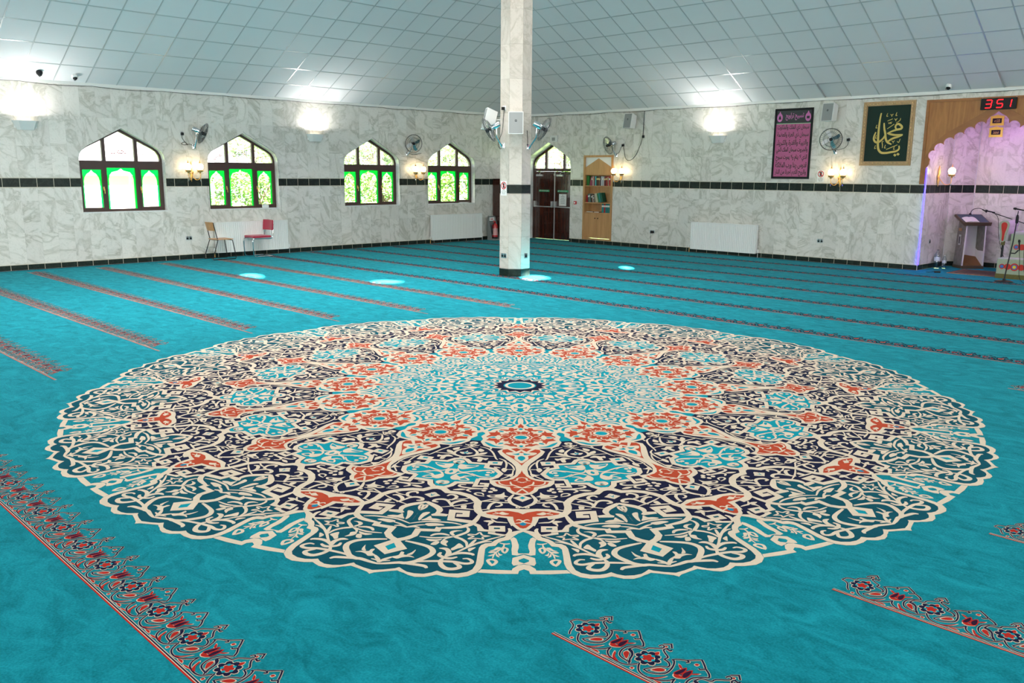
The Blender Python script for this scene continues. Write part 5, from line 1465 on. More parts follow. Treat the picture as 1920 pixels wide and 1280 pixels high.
t = thing('framed_calligraphy', 'gilt framed gold calligraphy on dark green cloth', 'picture', (11.03, 0, 2.17))
gw, gh = .54, 1.33
MB().box((-gw + .08, -.014, .08), (gw - .08, -.002, gh - .08)).build('cloth', mat('dark_green_velvet', (.004, .022, .014), .8, bump=.2, bscale=300), t)
fm = MB()
for a, b, y in ((0, .03, -.03), (.03, .075, -.045), (.075, .088, -.026)):
    fm.plate([(-gw + a, a), (gw - a, a), (gw - a, gh - a), (-gw + a, gh - a)], [[(-gw + b, b), (gw - b, b), (gw - b, gh - b), (-gw + b, gh - b)]], lambda u, v, d: (u, y + d, v), -y)
fo = fm.build('frame', M['gold'], t)
bead = MB()
for i in range(18):
    z = .06 + i * (gh - .12) / 17
    for x in (-gw + .052, gw - .052): bead.ball((x, -.046, z), .013, 0, 6)
for i in range(13):
    x = -gw + .06 + i * (2 * gw - .12) / 12
    for z in (.052, gh - .052): bead.ball((x, -.046, z), .013, 0, 6)
bead.build('beading', mat('gilt_bead', (.75, .52, .25), .3, .8), fo)['kind'] = 'stuff'
cal = MB()
for w, pts in CALLIG:
    P = [(x / 1000, z / 1000) for x, z in pts]
    if w == 0:
        cal.add([(x, -.022, z) for x, z in P] + [(x, -.013, z) for x, z in P], [(0, 1, 2, 3), (0, 1, 5, 4), (1, 2, 6, 5), (2, 3, 7, 6), (3, 0, 4, 7)])
    else:
        Q = crom(P, 5)
        rr = [w / 2000 * (.45 + .55 * math.sin(PI * (i + .6) / (len(Q) + .2)) ** .5) for i in range(len(Q))]
        tb = MB().tube([(x, 0, z) for x, z in Q], rr, 7)
        cal.add([(x, -.014 + y * .3, z) for x, y, z in tb.v], tb.f, 0, True)
cal.build('calligraphy', M['goldth'], t)
# ------------------------------------------------------------------ built-in bookcase and its books
bc = thing('bookcase', 'built-in beech bookcase with a pointed top and cupboard doors below', 'bookcase', (3.165, 0, 0))
BW = .495
MB().plate([(-BW - .025, .112), (BW + .025, .112), (BW + .025, 2.45), (-BW - .025, 2.45)], [[(-BW + .03, .16), (BW - .03, .16), (BW - .03, 2.395), (-BW + .03, 2.395)]], lambda u, v, d: (u, d - .022, v), .03).build('frame', M['beech'], bc)
MB().box((-BW + .005, .255, .14), (BW - .005, .27, 2.41)).build('back_panel', M['beech'], bc)
for sx in (-1, 1): MB().box((sx * (BW - .002) - .012, .008, .14), (sx * (BW - .002) + .012, .256, 2.41)).build('side_panel', M['beech'], bc)
MB().plate([(-BW + .028, 1.91), (BW - .028, 1.91), (BW - .028, 2.12), (0, 2.365), (-BW + .028, 2.12)], [], lambda u, v, d: (u, d + .004, v), .018).build('pointed_header', M['beech'], bc)
MB().plate([(-BW + .02, 2.0), (BW - .02, 2.0), (BW - .02, 2.40), (-BW + .02, 2.40)], [], lambda u, v, d: (u, d + .024, v), .012).build('white_spandrel', M['white'], bc)
SH = [1.62, 1.155, .88]
for z in SH: MB().rbox((-BW + .01, .006, z - .024), (BW - .01, .255, z), .002).build('shelf', M['beech'], bc)
for sx in (-1, 1):
    x0, x1 = (-BW + .032, -.003) if sx < 0 else (.003, BW - .032)
    d_ = MB().rbox((x0, -.012, .165), (x1, .006, .853), .002).build('cupboard_door', M['beech'], bc)
    MB().lathe([(.006, 0), (.006, -.012), (.016, -.018), (.015, -.03), (.004, -.034)], (sx * .05, -.012, .72), 'Y', 10).build('knob', M['mahog'], d_)

def book(x, z, w, h, d, colr, lean, label, grp, detail=0):
    mt = mat('book_cloth', colr, .55, var=.12, scale=40)
    t = thing('book', label, 'book', (3.165 + x, .05, z), 0, grp)
    Mx = Matrix.Translation((0, 0, max(0, -math.sin(lean)) * w / 2 + abs(math.sin(lean)) * w / 2)) @ Matrix.Rotation(lean, 4, 'Y')
    c = MB(); c.box((-w / 2, 0, 0), (-w / 2 + .003, d, h)); c.box((w / 2 - .003, 0, 0), (w / 2, d, h)); c.box((-w / 2, 0, 0), (w / 2, .004, h))
    c.xf(Mx); c.build('cover', mt, t)
    p = MB().box((-w / 2 + .003, .004, .004), (w / 2 - .003, d - .004, h - .004)); p.xf(Mx); p.build('page_block', M['paper'], t)
    if detail:
        b = MB().box((-w / 2 - .0004, -.0008, h * .62), (w / 2 + .0004, .002, h * .80)); b.xf(Mx); b.build('spine_band', mat('spine_band', (.62, .48, .20) if detail == 1 else (.75, .74, .70), .45), t)
    return t
G1, G2, G3 = 'books on the upper shelf', 'books on the middle shelf', 'books on the lowest open shelf'
x = -.45; prev = 0.0
for w, h, colr, lean, nm, dt in ((.10, .27, (.015, .16, .02), 0, 'thick bright green book at the end of the upper shelf', 0), (.028, .25, (.42, .07, .13), R(12), 'rose pink book leaning beside the thick green one', 0), (.03, .25, (.40, .10, .16), R(8), 'pale maroon book leaning against white books on the upper shelf', 2),
        (.03, .26, (.62, .58, .48), 0, 'cream book on the upper shelf beside a crimson one', 1), (.035, .25, (.30, .02, .06), 0, 'crimson book on the upper shelf beside a turquoise one', 0), (.06, .26, (.06, .36, .37), 0, 'turquoise book on the upper shelf', 0), (.028, .255, (.04, .03, .025), 0, 'black brown book next to the turquoise book', 1),
        (.05, .26, (.08, .035, .02), 0, 'dark brown book with a gilt spine band on the upper shelf', 1), (.05, .25, (.19, .10, .05), 0, 'tan brown patterned book on the upper shelf', 1), (.03, .255, (.05, .04, .10), 0, 'dark violet book on the upper shelf', 0),
        (.034, .26, (.70, .70, .72), 0, 'white book on the upper shelf beside a blue grey one', 0), (.03, .26, (.32, .38, .46), 0, 'blue grey book on the upper shelf', 2), (.03, .255, (.60, .56, .60), 0, 'pale lilac book on the upper shelf', 0), (.05, .25, (.13, .02, .03), 0, 'dark burgundy book on the upper shelf', 1),
        (.05, .255, (.30, .015, .02), R(-5), 'red book with gilt band leaning on the upper shelf', 1), (.035, .24, (.45, .30, .22), R(-8), 'buff book leaning between red books on the upper shelf', 0), (.05, .255, (.46, .015, .03), R(-4), 'bright red book at the far end of the upper shelf', 2)):
    if lean < prev: x += (math.sin(prev) - math.sin(lean)) * h
    book(x + w / 2, SH[0], w, h, .16, colr, lean, nm, G1, dt); x += w / math.cos(lean) + .003; prev = lean
x = -.45; prev = 0.0
for w, h, colr, lean, nm, dt in ((.05, .20, (.36, .01, .02), 0, 'short red book at the end of the middle shelf', 0), (.03, .23, (.09, .17, .13), R(-4), 'grey green book on the middle shelf beside the short red one', 2), (.04, .24, (.20, .24, .22), R(-6), 'grey book with a white band on the middle shelf', 2), (.03, .22, (.03, .08, .06), R(-6), 'dark bottle green slim book on the middle shelf', 0),
        (.03, .21, (.10, .03, .02), R(-8), 'brown slim book on the middle shelf', 2), (.028, .20, (.55, .50, .44), R(-10), 'beige slim book on the middle shelf', 0), (.026, .17, (.05, .05, .06), R(-10), 'small black book on the middle shelf', 2), (.03, .17, (.34, .25, .16), R(-10), 'small tan book on the middle shelf', 0),
        (.035, .25, (.62, .56, .42), R(-14), 'ivory book leaning beside its twin on the middle shelf', 0), (.035, .25, (.62, .56, .42), R(-14), 'ivory book leaning beside its twin on the middle shelf', 0), (.04, .25, (.03, .20, .06), R(-16), 'mid green book leaning between ivory and teal books', 0), (.055, .26, (.01, .20, .19), R(-16), 'teal book leaning on the middle shelf', 0), (.06, .26, (.008, .09, .05), R(-17), 'dark green book leaning at the end of the middle shelf', 0)):
    if lean < prev: x += (math.sin(prev) - math.sin(lean)) * h
    book(x + w / 2, SH[1], w, h, .16, colr, lean, nm, G2, dt); x += w / math.cos(lean) + .004; prev = lean
x = .12
for w, colr, nm in ((.07, (.012, .21, .21), 'teal book at the inner end of the lowest open shelf'), (.055, (.42, .015, .02), 'red book standing between teal books on the lowest open shelf'), (.07, (.012, .17, .18), 'teal book right of the red one on the lowest open shelf'), (.07, (.015, .23, .20), 'blue green book against the side of the lowest open shelf')):
    book(x + w / 2, SH[2], w, .255, .16, colr, 0, nm, G3, 2); x += w + .004
for i, (x0, x1, c, nm) in enumerate(((-.43, -.2, (.05, .045, .05), 'dark booklet lying flat on the lowest open shelf'), (-.15, .02, (.10, .05, .03), 'brown booklet lying flat beside the teal books'))):
    t = thing('booklet', nm, 'book', (3.165, .05, SH[2]), 0, 'booklets lying on the lowest open shelf')
    MB().box((x0, 0, 0), (x1, .15, .018)).build('cover', mat('booklet_cover', c, .5), t); MB().box((x0 + .003, -.001, .003), (x1 - .003, .148, .015)).build('page_block', M['paper'], t)

# ------------------------------------------------------------------ chairs in front of the radiator
def tube_frame(mb, pts, r_): return mb.tube(crom(pts, 3), r_, 8)
t = thing('dining_chair', 'wooden seat and back chair on a thin black metal frame', 'chair', (.38, -9.82, 0), R(180))
for sx in (-1, 1):
    x = sx * .19
    MB().tube([(x * .92, .24, .82), (x * .95, .16, .46), (x * 1.02, .155, .44), (x * 1.1, .30, .03), (x * 1.1, .29, .012), (x * 1.1, -.24, .012), (x * 1.1, -.25, .03), (x, -.19, .43)], .0095, 7).build('side_frame', M['blackm'], t)
MB().tube([(-.19, -.185, .425), (.19, -.185, .425)], .009, 6).build('cross_rail', M['blackm'], t)
MB().tube([(-.19, .155, .435), (.19, .155, .435)], .009, 6).build('cross_rail', M['blackm'], t)
MB().rbox((-.2, -.21, .44), (.2, .19, .458), .008).build('seat', M['beech'], t)
bk = MB()
n = 6
vs = []
for j in range(n + 1):
    u = -.165 + .33 * j / n; c = .03 * (1 - (u / .165) ** 2)
    vs += [(u * 1.0, .208 + c, .64), (u * 1.08, .245 + c, .83), (u * 1.0, .222 + c, .64), (u * 1.08, .259 + c, .83)]
fs = []
for j in range(n):
    a = 4 * j; b = a + 4
    fs += [(a, b, b + 1, a + 1), (a + 2, a + 3, b + 3, b + 2), (a + 1, b + 1, b + 3, a + 3), (a, a + 2, b + 2, b)]
fs += [(0, 1, 3, 2), (4 * n, 4 * n + 2, 4 * n + 3, 4 * n + 1)]
bk.add(vs, fs).build('backrest', M['beech'], t)

t = thing('cantilever_chair', 'red upholstered cantilever chair on a chrome tube frame', 'chair', (.37, -8.86, 0), 0)
for sx in (-1, 1):
    x = sx * .21
    MB().tube(crom([(x * .9, .275, .83), (x * .9, .25, .60), (x * .95, .235, .47), (x, .18, .425), (x, .0, .425), (x, -.22, .43), (x, -.275, .40), (x, -.28, .30), (x, -.27, .09), (x, -.23, .018), (x, .0, .014), (x, .20, .014)], 3), .0125, 8).build('side_tube', M['chrome'], t)
MB().tube([(-.21, .20, .014), (.21, .20, .014)], .0125, 8).build('floor_rail', M['chrome'], t)
st = MB(); st.rbox((-.215, -.265, .44), (.215, .19, .49), .022); st.build('seat', M['redf'], t)
bk = MB(); vs = []; n = 6
for j in range(n + 1):
    u = -.21 + .42 * j / n; c = .035 * (1 - (u / .21) ** 2)
    vs += [(u, .205 + c, .60), (u, .228 + c, .84), (u, .25 + c, .61), (u, .268 + c, .83)]
fs = []
for j in range(n):
    a = 4 * j; b = a + 4
    fs += [(a, b, b + 1, a + 1), (a + 2, a + 3, b + 3, b + 2), (a + 1, b + 1, b + 3, a + 3), (a, a + 2, b + 2, b)]
fs += [(0, 1, 3, 2), (4 * n, 4 * n + 2, 4 * n + 3, 4 * n + 1)]
o = bk.add(vs, fs).build('backrest', M['redf'], t)
bv = o.modifiers.new('soft', 'BEVEL'); bv.width = .012; bv.segments = 3

# ------------------------------------------------------------------ extinguisher point and dark shelf unit beside the pillar
t = thing('extinguisher_stand', 'grey plastic stand holding the red fire extinguisher', 'stand', (.26, -1.20, 0), R(90))
MB().plate([(-.15, 0), (.15, 0), (.15, .64), (.11, .70), (-.11, .70), (-.15, .64)], [], lambda u, v, d: (u, d + .10, v), .035).build('back_board', mat('grey_plastic', (.19, .20, .20), .5), t)
MB().rbox((-.16, -.17, 0), (.16, .135, .045), .015).build('foot', mat('grey_plastic_foot', (.22, .23, .23), .5), t)
for sx in (-1, 1): MB().add([(sx * .15, .10, .045), (sx * .15, -.06, .045), (sx * .15, .02, .4), (sx * .15, .10, .68), (sx * .14, .10, .045), (sx * .14, -.06, .045), (sx * .14, .02, .4), (sx * .14, .10, .68)], [(0,1,2,3),(7,6,5,4),(0,4,5,1),(1,5,6,2),(2,6,7,3),(3,7,4,0)]).build('side_wing', mat('grey_plastic_wing', (.20, .21, .21), .5), t)
MB().box((-.10, .096, .56), (.10, .101, .66)).box((-.06, .0945, .60), (.06, .0965, .62), 1).build('instruction_label', [M['paper'], M['redp']], t)
t = thing('fire_extinguisher', 'red fire extinguisher in the grey stand beside the pillar', 'extinguisher', (.28, -1.19, .046), R(90))
MB().lathe([(.07, 0), (.08, .01), (.08, .36), (.07, .41), (.03, .44), (.025, .46)], (0, 0, 0), n=20).build('cylinder', M['redp'], t)
MB().lathe([(.0803, .10), (.0803, .30)], (0, 0, 0), n=20, cap=False).build('white_label', mat('extinguisher_label', (.62, .30, .30), .5), t)
MB().lathe([(.082, 0), (.084, .05)], n=20, cap=False).build('base_ring', M['black'], t)
MB().rbox((-.02, -.02, .46), (.02, .02, .50), .004).tube([(0, 0, .49), (.0, .07, .53)], .008, 5).tube([(0, 0, .49), (0, .09, .47)], .008, 5).build('valve_handle', M['redp'], t)
MB().tube(crom([(0, -.02, .48), (-.06, -.05, .47), (-.10, -.03, .38), (-.095, .0, .2), (-.09, .0, .12)], 4), .01, 6).build('hose', M['black'], t)

t = thing('shelf_unit', 'dark wooden shelf unit against the wall behind the pillar', 'shelf', (0.02, -.62, 0), R(90))
for sx in (-1, 1): MB().box((sx * .40 - .02, -.34, 0), (sx * .40 + .02, -.01, 1.76)).build('side_panel', M['mahog'], t)
MB().box((-.38, -.03, 0), (.38, -.012, 1.74)).build('back_panel', mat('smoked_back', (.05, .055, .06), .25), t)
MB().box((-.42, -.35, 1.74), (.42, -.01, 1.78)).build('top', M['mahog'], t)
for z in (.05, .40, .74, 1.08, 1.42): MB().box((-.38, -.335, z), (.38, -.03, z + .022)).build('shelf', mat('grey_shelf', (.36, .38, .39), .3), t)

# loose things on the window ledges
t = thing('tissue_box', 'small white box on the ledge of the window above the chairs', 'box', (-.05, -8.43, SILL + .003), R(90)); MB().rbox((-.07, -.035, 0), (.07, .035, .07), .006).build('carton', M['paper'], t); MB().rbox((-.035, -.008, .068), (.035, .008, .09), .004).build('tissue', M['paper'], t)
t = thing('paper_pile', 'loose white papers on the ledge of the window next to the extinguisher', 'paper', (-.05, -2.15, SILL + .003), R(90))
for i in range(4): MB().box((-.16 + i * .02, -.035, i * .006), (.14 + i * .03, .035 - i * .004, i * .006 + .004)).build('sheet', M['paper'], t)

# ------------------------------------------------------------------ prayer niche
sur = thing('niche_surround', 'oak surround with a lobed arch framing the prayer niche', 'surround', (MX, 0, 1.79))
arc = [(x - MX, z - 1.79) for x, z in lobes() if z > 1.8]
arc = [(-1.252, -.02)] + arc + [(1.252, -.02)]
S0, S1, TOP = -1.355, 1.355, 1.69
MB().plate([(S0, 0), (S1, 0), (S1, TOP), (S0, TOP)], [arc], lambda u, v, d: (u, d - .028, v), .027).build('board', M['oak'], sur)
big = [(x * 1.0, z) for x, z in arc]
def expand(P, k):
    out = []
    for i, (x, z) in enumerate(P):
        out.append((x * (1 + k / 1.3), .42 + (z - .42) * (1 + k / .9) if z > .42 else z))
    return out
ring_o = [(-1.30, .52), (-1.17, .80), (-.95, 1.0), (-.72, 1.14), (-.42, 1.31), (0, 1.565), (.42, 1.31), (.72, 1.14), (.95, 1.0), (1.17, .80), (1.30, .52), (1.30, .01), (-1.30, .01)]
MB().plate(ring_o, [arc], lambda u, v, d: (u, d - .040, v), .014).build('arch_band', M['oakd'], sur)
MB().plate([(S0, 0), (S0 + .055, 0), (S0 + .055, TOP - .05), (S1 - .055, TOP - .05), (S1 - .055, 0), (S1, 0), (S1, TOP), (S0, TOP)], [], lambda u, v, d: (u, d - .046, v), .02).build('outer_moulding', M['oakd'], sur)
# light strips: along the corner of the niche and hidden behind the arch
t = thing('led_strip', 'blue glowing light strip up the corner of the prayer niche', 'light strip', (11.905, -.004, .12))
MB().box((-.004, -.004, 0), (.008, .008, 2.0)).build('strip', M['led'], t); MB().rbox((-.01, .012, 0), (.016, .02, 2.0), .002).build('channel', M['white'], t)
MB().rbox((-.012, -.012, 0), (.02, .012, .3), .004).build('end_coil', M['led'], t)
t = thing('led_strip', 'violet light strip hidden behind the lobed arch of the niche', 'light strip', (MX, .0, 1.79))
apts = [(x * 1.045, z + .09 + .06 * max(0, 1 - abs(x) / .5)) for x, z in arc[1:-1]][::4]
mb = MB().tube([(x, .030, z) for x, z in apts], .013, 5); mb.build('strip', M['ledw'], t)
MB().tube([(x, .018, z + .012) for x, z in apts], .008, 4).build('channel', M['white'], t)
t = thing('led_strip', 'violet light strip up the far corner of the prayer niche', 'light strip', (14.385, .33, .12)); MB().box((-.012, 0, 0), (.01, .02, 2.0)).build('strip', M['ledw'], t); MB().box((.01, 0, 0), (.014, .02, 2.0)).build('channel', M['white'], t)

t = thing('digital_clock', 'black digital clock with red digits reading 3 51 above the niche', 'clock', (13.145, -.047, 3.235))
MB().rbox((-.315, -.05, 0), (.315, 0, .215), .01).build('case', M['black'], t)
seg = {'3': 'abgcd', '5': 'afgcd', '1': 'bc'}
def digit(ch, x, z, w, h):
    mb = MB(); k = .017
    S_ = {'a': ((0, h), (w, h)), 'g': ((0, h / 2), (w, h / 2)), 'd': ((0, 0), (w, 0)), 'f': ((0, h / 2), (0, h)), 'b': ((w, h / 2), (w, h)), 'c': ((w, 0), (w, h / 2)), 'e': ((0, 0), (0, h / 2))}
    for s in seg[ch]:
        (x0, z0), (x1, z1) = S_[s]
        g = .006
        if z0 == z1: q = [(x0 + g, z0 - k / 2), (x1 - g, z0 - k / 2), (x1 - g, z0 + k / 2), (x0 + g, z0 + k / 2)]
        else: q = [(x0 - k / 2, z0 + g), (x0 + k / 2, z0 + g), (x0 + k / 2, z1 - g), (x0 - k / 2, z1 - g)]
        mb.add([(x + a + (b * .12), -.052, z + b) for a, b in q], [(0, 1, 2, 3)])
    mb.build('digit', M['digit'], t, fix=False)
digit('3', -.235, .035, .105, .145); digit('5', -.035, .035, .105, .145); digit('1', .14, .035, .075, .145)
for z in (.08, .135): MB().box((-.085, -.0525, z), (-.073, -.0505, z + .012)).build('colon_dot', mat('dim_dot', (.10, .03, .02), .5), t)
for sx in (-1, 1): MB().tube([(sx * .3, -.02, .215), (sx * .3, -.0, .23)], .005, 5).build('clip', M['silver'], t)

for z, lb in ((3.135, 'gold plaque with black lettering hanging in the niche, the upper of two'), (2.895, 'gold plaque with black lettering hanging in the niche, the lower of two')):
    t = thing('gold_plaque', lb, 'plaque', (12.60, 1.845, z), 0, 'gold plaques in the niche')
    P = [(-.135, -.105), (.135, -.105), (.128, 0), (.135, .09), (.06, .10), (0, .12), (-.06, .10), (-.135, .09), (-.128, 0)]
    MB().plate(P, [], lambda u, v, d: (u, d - .02, v), .018).build('plate', mat('bright_gold', (.90, .84, .08), .35, .15, var=.15, scale=30), t)
    MB().rbox((-.09, -.026, -.055), (.09, -.019, .045), .01).build('black_cartouche', M['black'], t)
    letters(MB(), shape_ar('الله' if z > 3 else 'محمد'), 0, -.005, -.0268, .11, .06, 0, .01).build('lettering', M['goldth'], t, fix=False)

# lectern, its open back towards the hall
t = thing('lectern', 'grey patterned lectern with an open white back and slanted top', 'lectern', (12.46, 1.40, 0), R(45))
gp = mat('grey_damask', (.21, .19, .17), .5, var=.5, scale=14); wi = mat('white_laminate', (.76, .73, .74), .45); dkb = mat('dark_walnut', (.10, .065, .038), .4, var=.2)
for sx in (-1, 1): MB().add([(sx * .235, -.19, .06), (sx * .235, .17, .06), (sx * .215, .13, 1.12), (sx * .215, -.19, .98), (sx * .213, -.19, .06), (sx * .213, .17, .06), (sx * .193, .13, 1.12), (sx * .193, -.19, .98)], [(0,1,2,3),(7,6,5,4),(0,4,5,1),(1,5,6,2),(2,6,7,3),(3,7,4,0)]).build('side_panel', gp, t)
for sx in (-1, 1): MB().add([(sx * .236, -.195, .06), (sx * .208, -.195, .06), (sx * .188, -.195, .98), (sx * .216, -.195, .98), (sx * .236, -.188, .06), (sx * .208, -.188, .06), (sx * .188, -.188, .98), (sx * .216, -.188, .98)], [(0,1,2,3),(7,6,5,4),(0,4,5,1),(1,5,6,2),(2,6,7,3),(3,7,4,0)]).build('front_edge', wi, t)
MB().box((-.215, .14, .06), (.215, .155, 1.08)).build('back_board', wi, t)
MB().box((-.212, -.185, .06), (-.206, .14, .98)).box((.206, -.185, .06), (.212, .14, .98)).build('lining', wi, t)
MB().box((-.24, -.2, 0), (.24, .18, .065)).build('plinth', dkb, t)
MB().add([(-.205, -.18, .07), (.205, -.18, .07), (.205, .10, .24), (-.205, .13, .30), (-.205, -.18, .066), (.205, -.18, .066), (.205, .13, .066), (-.205, .13, .066)], [(0,1,2,3),(7,6,5,4),(0,4,5,1),(1,5,6,2),(2,6,7,3),(3,7,4,0)]).build('inner_ramp', mat('brown_board', (.17, .085, .02), .5, var=.2), t)
TT = Matrix.Translation((0, -.02, 1.06)) @ Matrix.Rotation(R(22), 4, 'X')
o = MB().rbox((-.29, -.24, -.05), (.29, .24, 0), .006); o.xf(TT); o.build('slanted_top', dkb, t)
o = MB().box((-.26, -.215, .0), (.26, .215, .006)); o.xf(TT); o.build('reading_surface', mat('slate_blue_baize', (.06, .10, .13), .6), t)
o = MB().rbox((-.29, -.245, -.05), (.29, -.225, .03), .004); o.xf(TT); o.build('book_stop', dkb, t)
MB().box((-.243, -.06, .80), (-.237, .06, .86)).build('name_plate', mat('wood_badge', (.45, .24, .10), .4), t)
MB().box((-.241, -.055, .50), (-.234, .03, .72)).box((-.2425, -.03, .53), (-.233, .01, .68), 1).build('emblem_plate', [M['silver'], M['blackm']], t)
t = thing('open_book', 'open white book lying on the slanted lectern top', 'book', (12.46, 1.40, 0), R(45))
for sx in (-1, 1):
    vs = []; n = 6
    for j in range(n + 1):
        u = sx * .15 * j / n; hgt = .03 * math.sin(PI * min(1, .25 + .75 * j / n))
        vs += [(-.09 + u, -.19, .008 + hgt), (-.09 + u, .03, .008 + hgt), (-.09 + u, -.19, .0075), (-.09 + u, .03, .0075)]
    fs = []
    for j in range(n):
        a = 4 * j; b = a + 4
        fs += [(a, b, b + 1, a + 1), (a, a + 2, b + 2, b), (a + 1, b + 1, b + 3, a + 3), (a + 2, a + 3, b + 3, b + 2)]
    fs += [(4 * n, 4 * n + 2, 4 * n + 3, 4 * n + 1)]
    p = MB().add(vs, fs); p.xf(TT); p.build('page_half', M['paper'], t)
def micro(mb, p, d, ln=.16):
    d = Vector(d).normalized(); p = Vector(p)
    mb.tube([p - d * ln * .5, p + d * ln * .2, p + d * ln * .24, p + d * ln * .45], [.011, .014, .024, .018], 8)
    return mb
t = thing('gooseneck_microphone', 'black gooseneck microphone arching over the lectern', 'microphone', (12.46, 1.40, 0), R(45))
MB().lathe([(.03, 0), (.026, .015), (.012, .03)], (.02, .16, 1.145), n=12).build('base', M['black'], t)
MB().tube(crom([(.02, .16, 1.17), (.05, .13, 1.25), (.13, .06, 1.285), (.20, .0, 1.26)], 5), .007, 6).build('neck', M['black'], t)
micro(MB(), (.23, -.02, 1.235), (.8, -.35, -.5), .12).build('head', M['black'], t)

def mic_cable(mb, pts): return mb.tube(crom(pts, 5), .005, 5)
t = thing('microphone_stand', 'black round base microphone stand in front of the stepped seat', 'microphone stand', (13.79, -.78, 0))
MB().lathe([(.16, 0), (.16, .008), (.12, .022), (.03, .03), (.02, .06)], n=24).build('round_base', M['blackm'], t)
MB().tube([(0, 0, .05), (.06, .06, .75), (.075, .08, 1.12)], [.012, .012, .009], 8).build('pole', M['blackm'], t)
MB().lathe([(.022, 1.10), (.028, 1.14), (.026, 1.22), (.014, 1.26)], (.078, .083, 0), n=12).build('clutch', M['black'], t)
MB().tube([(.078, .083, 1.25), (.082, .086, 1.33)], .008, 6).build('adapter', M['black'], t)
micro(MB(), (.085, .085, 1.36), (-.9, -.1, .16), .2).build('microphone', M['black'], t)
MB().tube([(.04, .04, .545), (.11, .09, .54)], .012, 6).tube([(.11, .09, .54), (.15, .12, .60)], .012, 6).build('side_clip', M['black'], t)
micro(MB(), (.155, .125, .70), (-.1, -.05, 1), .22).build('spare_microphone', M['black'], t)
mic_cable(MB(), [(.17, .16, 1.35), (.21, .19, 1.25), (.22, .2, .7), (.28, .12, .25), (.42, -.02, .02), (.6, -.05, .006)]).build('cable', M['black'], t)
mic_cable(MB(), [(.165, .13, .6), (.19, .14, .4), (.22, .1, .12), (.32, .02, .012), (.5, -.08, .006)]).build('spare_cable', M['black'], t)

t = thing('boom_microphone_stand', 'black boom microphone reaching from behind the stepped seat to the lectern', 'microphone stand', (13.72, 1.25, 0))
MB().lathe([(.13, 0), (.13, .01), (.02, .03)], n=18).build('round_base', M['blackm'], t)
MB().tube([(0, 0, .02), (0, 0, 1.0)], .011, 8).build('pole', M['blackm'], t)
MB().tube([(.12, .07, .90), (-.72, -.45, 1.23)], .009, 6).build('boom', M['blackm'], t)
MB().rbox((-.025, -.025, .95), (.025, .025, 1.02), .006).build('boom_clamp', M['black'], t)
micro(MB(), (-.76, -.475, 1.25), (-.85, -.45, .2), .2).build('microphone', M['black'], t)
mic_cable(MB(), [(-.68, -.43, 1.22), (-.60, -.42, 1.1), (-.55, -.4, .7), (-.42, -.36, .3), (-.25, -.3, .02), (-.1, -.2, .008)]).build('cable', M['black'], t)

# stepped upholstered seat
fab = mat('sage_upholstery', (.33, .37, .27), .8, var=.1, scale=20, sheen=.2); fabt = mat('mauve_grey_upholstery', (.40, .38, .38), .8, var=.08, sheen=.2)
frg = mat('olive_fringe', (.13, .11, .03), .85, var=.3, scale=60, bump=.5, bscale=120)
ar, ab, ay = mat('applique_red', (.50, .03, .02), .8, var=.1), mat('applique_blue', (.05, .14, .42), .8), mat('applique_yellow', (.75, .52, .04), .8)
t = thing('stepped_seat', 'sage green upholstered seat on a step with red and blue floral bands', 'seat', (13.47, -.2, 0))
stp = MB().rbox((0, 0, .06), (1.05, .36, .385), .02).build('step', fab, t)
MB().rbox((.005, .005, .375), (1.045, .36, .395), .01).build('step_top', fabt, t)
MB().box((-.004, -.006, 0), (1.054, .36, .09)).build('fringe', frg, t)
rs = MB().rbox((.10, .35, .10), (1.05, .98, .86), .02).build('seat_block', fab, t)
MB().rbox((.16, .345, .84), (1.05, .95, .90), .025).build('seat_cushion', fabt, t)
for x0 in (-.14, .93):
    am = MB().tube([(x0 + .11, .36, 1.02), (x0 + .11, .95, 1.02)], .095, 14).rbox((x0 + .03, .36, .70), (x0 + .19, .95, 1.02), .02).build('armrest', fabt, t)
    P = crom([(x0 + .11, 1.10), (x0 + .035, 1.08), (x0 + .01, 1.0), (x0 + .05, .85), (x0 + .07, .70), (x0 + .13, .70), (x0 + .16, .85), (x0 + .20, 1.0), (x0 + .18, 1.08)], 4, True)
    MB().plate(P, [], lambda u, v, d: (u, .335 + d, v), .03).build('arm_scroll', fab, am)
    P = crom([(x0 + .11, 1.075), (x0 + .065, 1.05), (x0 + .06, .98), (x0 + .085, .85), (x0 + .09, .72), (x0 + .12, .72), (x0 + .13, .85), (x0 + .16, .98), (x0 + .155, 1.05)], 4, True)
    MB().plate(P, [], lambda u, v, d: (u, .325 + d, v), .012).build('red_inset', ar, am)
MB().rbox((-.06, .40, .0), (-.025, .44, .70), .004).build('leg', M['blackm'], t)
MB().rbox((-.07, .37, .62), (-.01, .43, .74), .004).build('leg_wrap', frg, t)
MB().rbox((.33, .90, .86), (.90, 1.02, 1.46), .03).build('backrest', fabt, t)
for bx in (.45, .62, .78): MB().lathe([(.012, .895), (.018, .89), (.006, .882)], (bx, 0, 1.26), 'Y', 8).build('button', mat('button', (.2, .17, .16), .6), t)
def band(parent, y, z, x0, big=.075):
    xs = [x0, x0 + .10, x0 + .22, x0 + .34, x0 + .46, x0 + .58, x0 + .68]
    rsz = [.05, .06, big, .06, .06, big, .05]
    for i, (x_, r_) in enumerate(zip(xs, rsz)):
        MB().lathe([(r_, -.004 - .0006 * i), (r_ * .98, 0)], (x_, y, z), 'Y', 14).build('red_petal', ar, parent)
        if i in (0, 2, 5):
            MB().lathe([(r_ * .66, -.010), (r_ * .64, -.002)], (x_, y, z), 'Y', 14).build('blue_ring', ab, parent)
            if i != 0: MB().lathe([(r_ * .42, -.013), (r_ * .4, -.008)], (x_, y, z), 'Y', 12).build('yellow_eye', ay, parent)
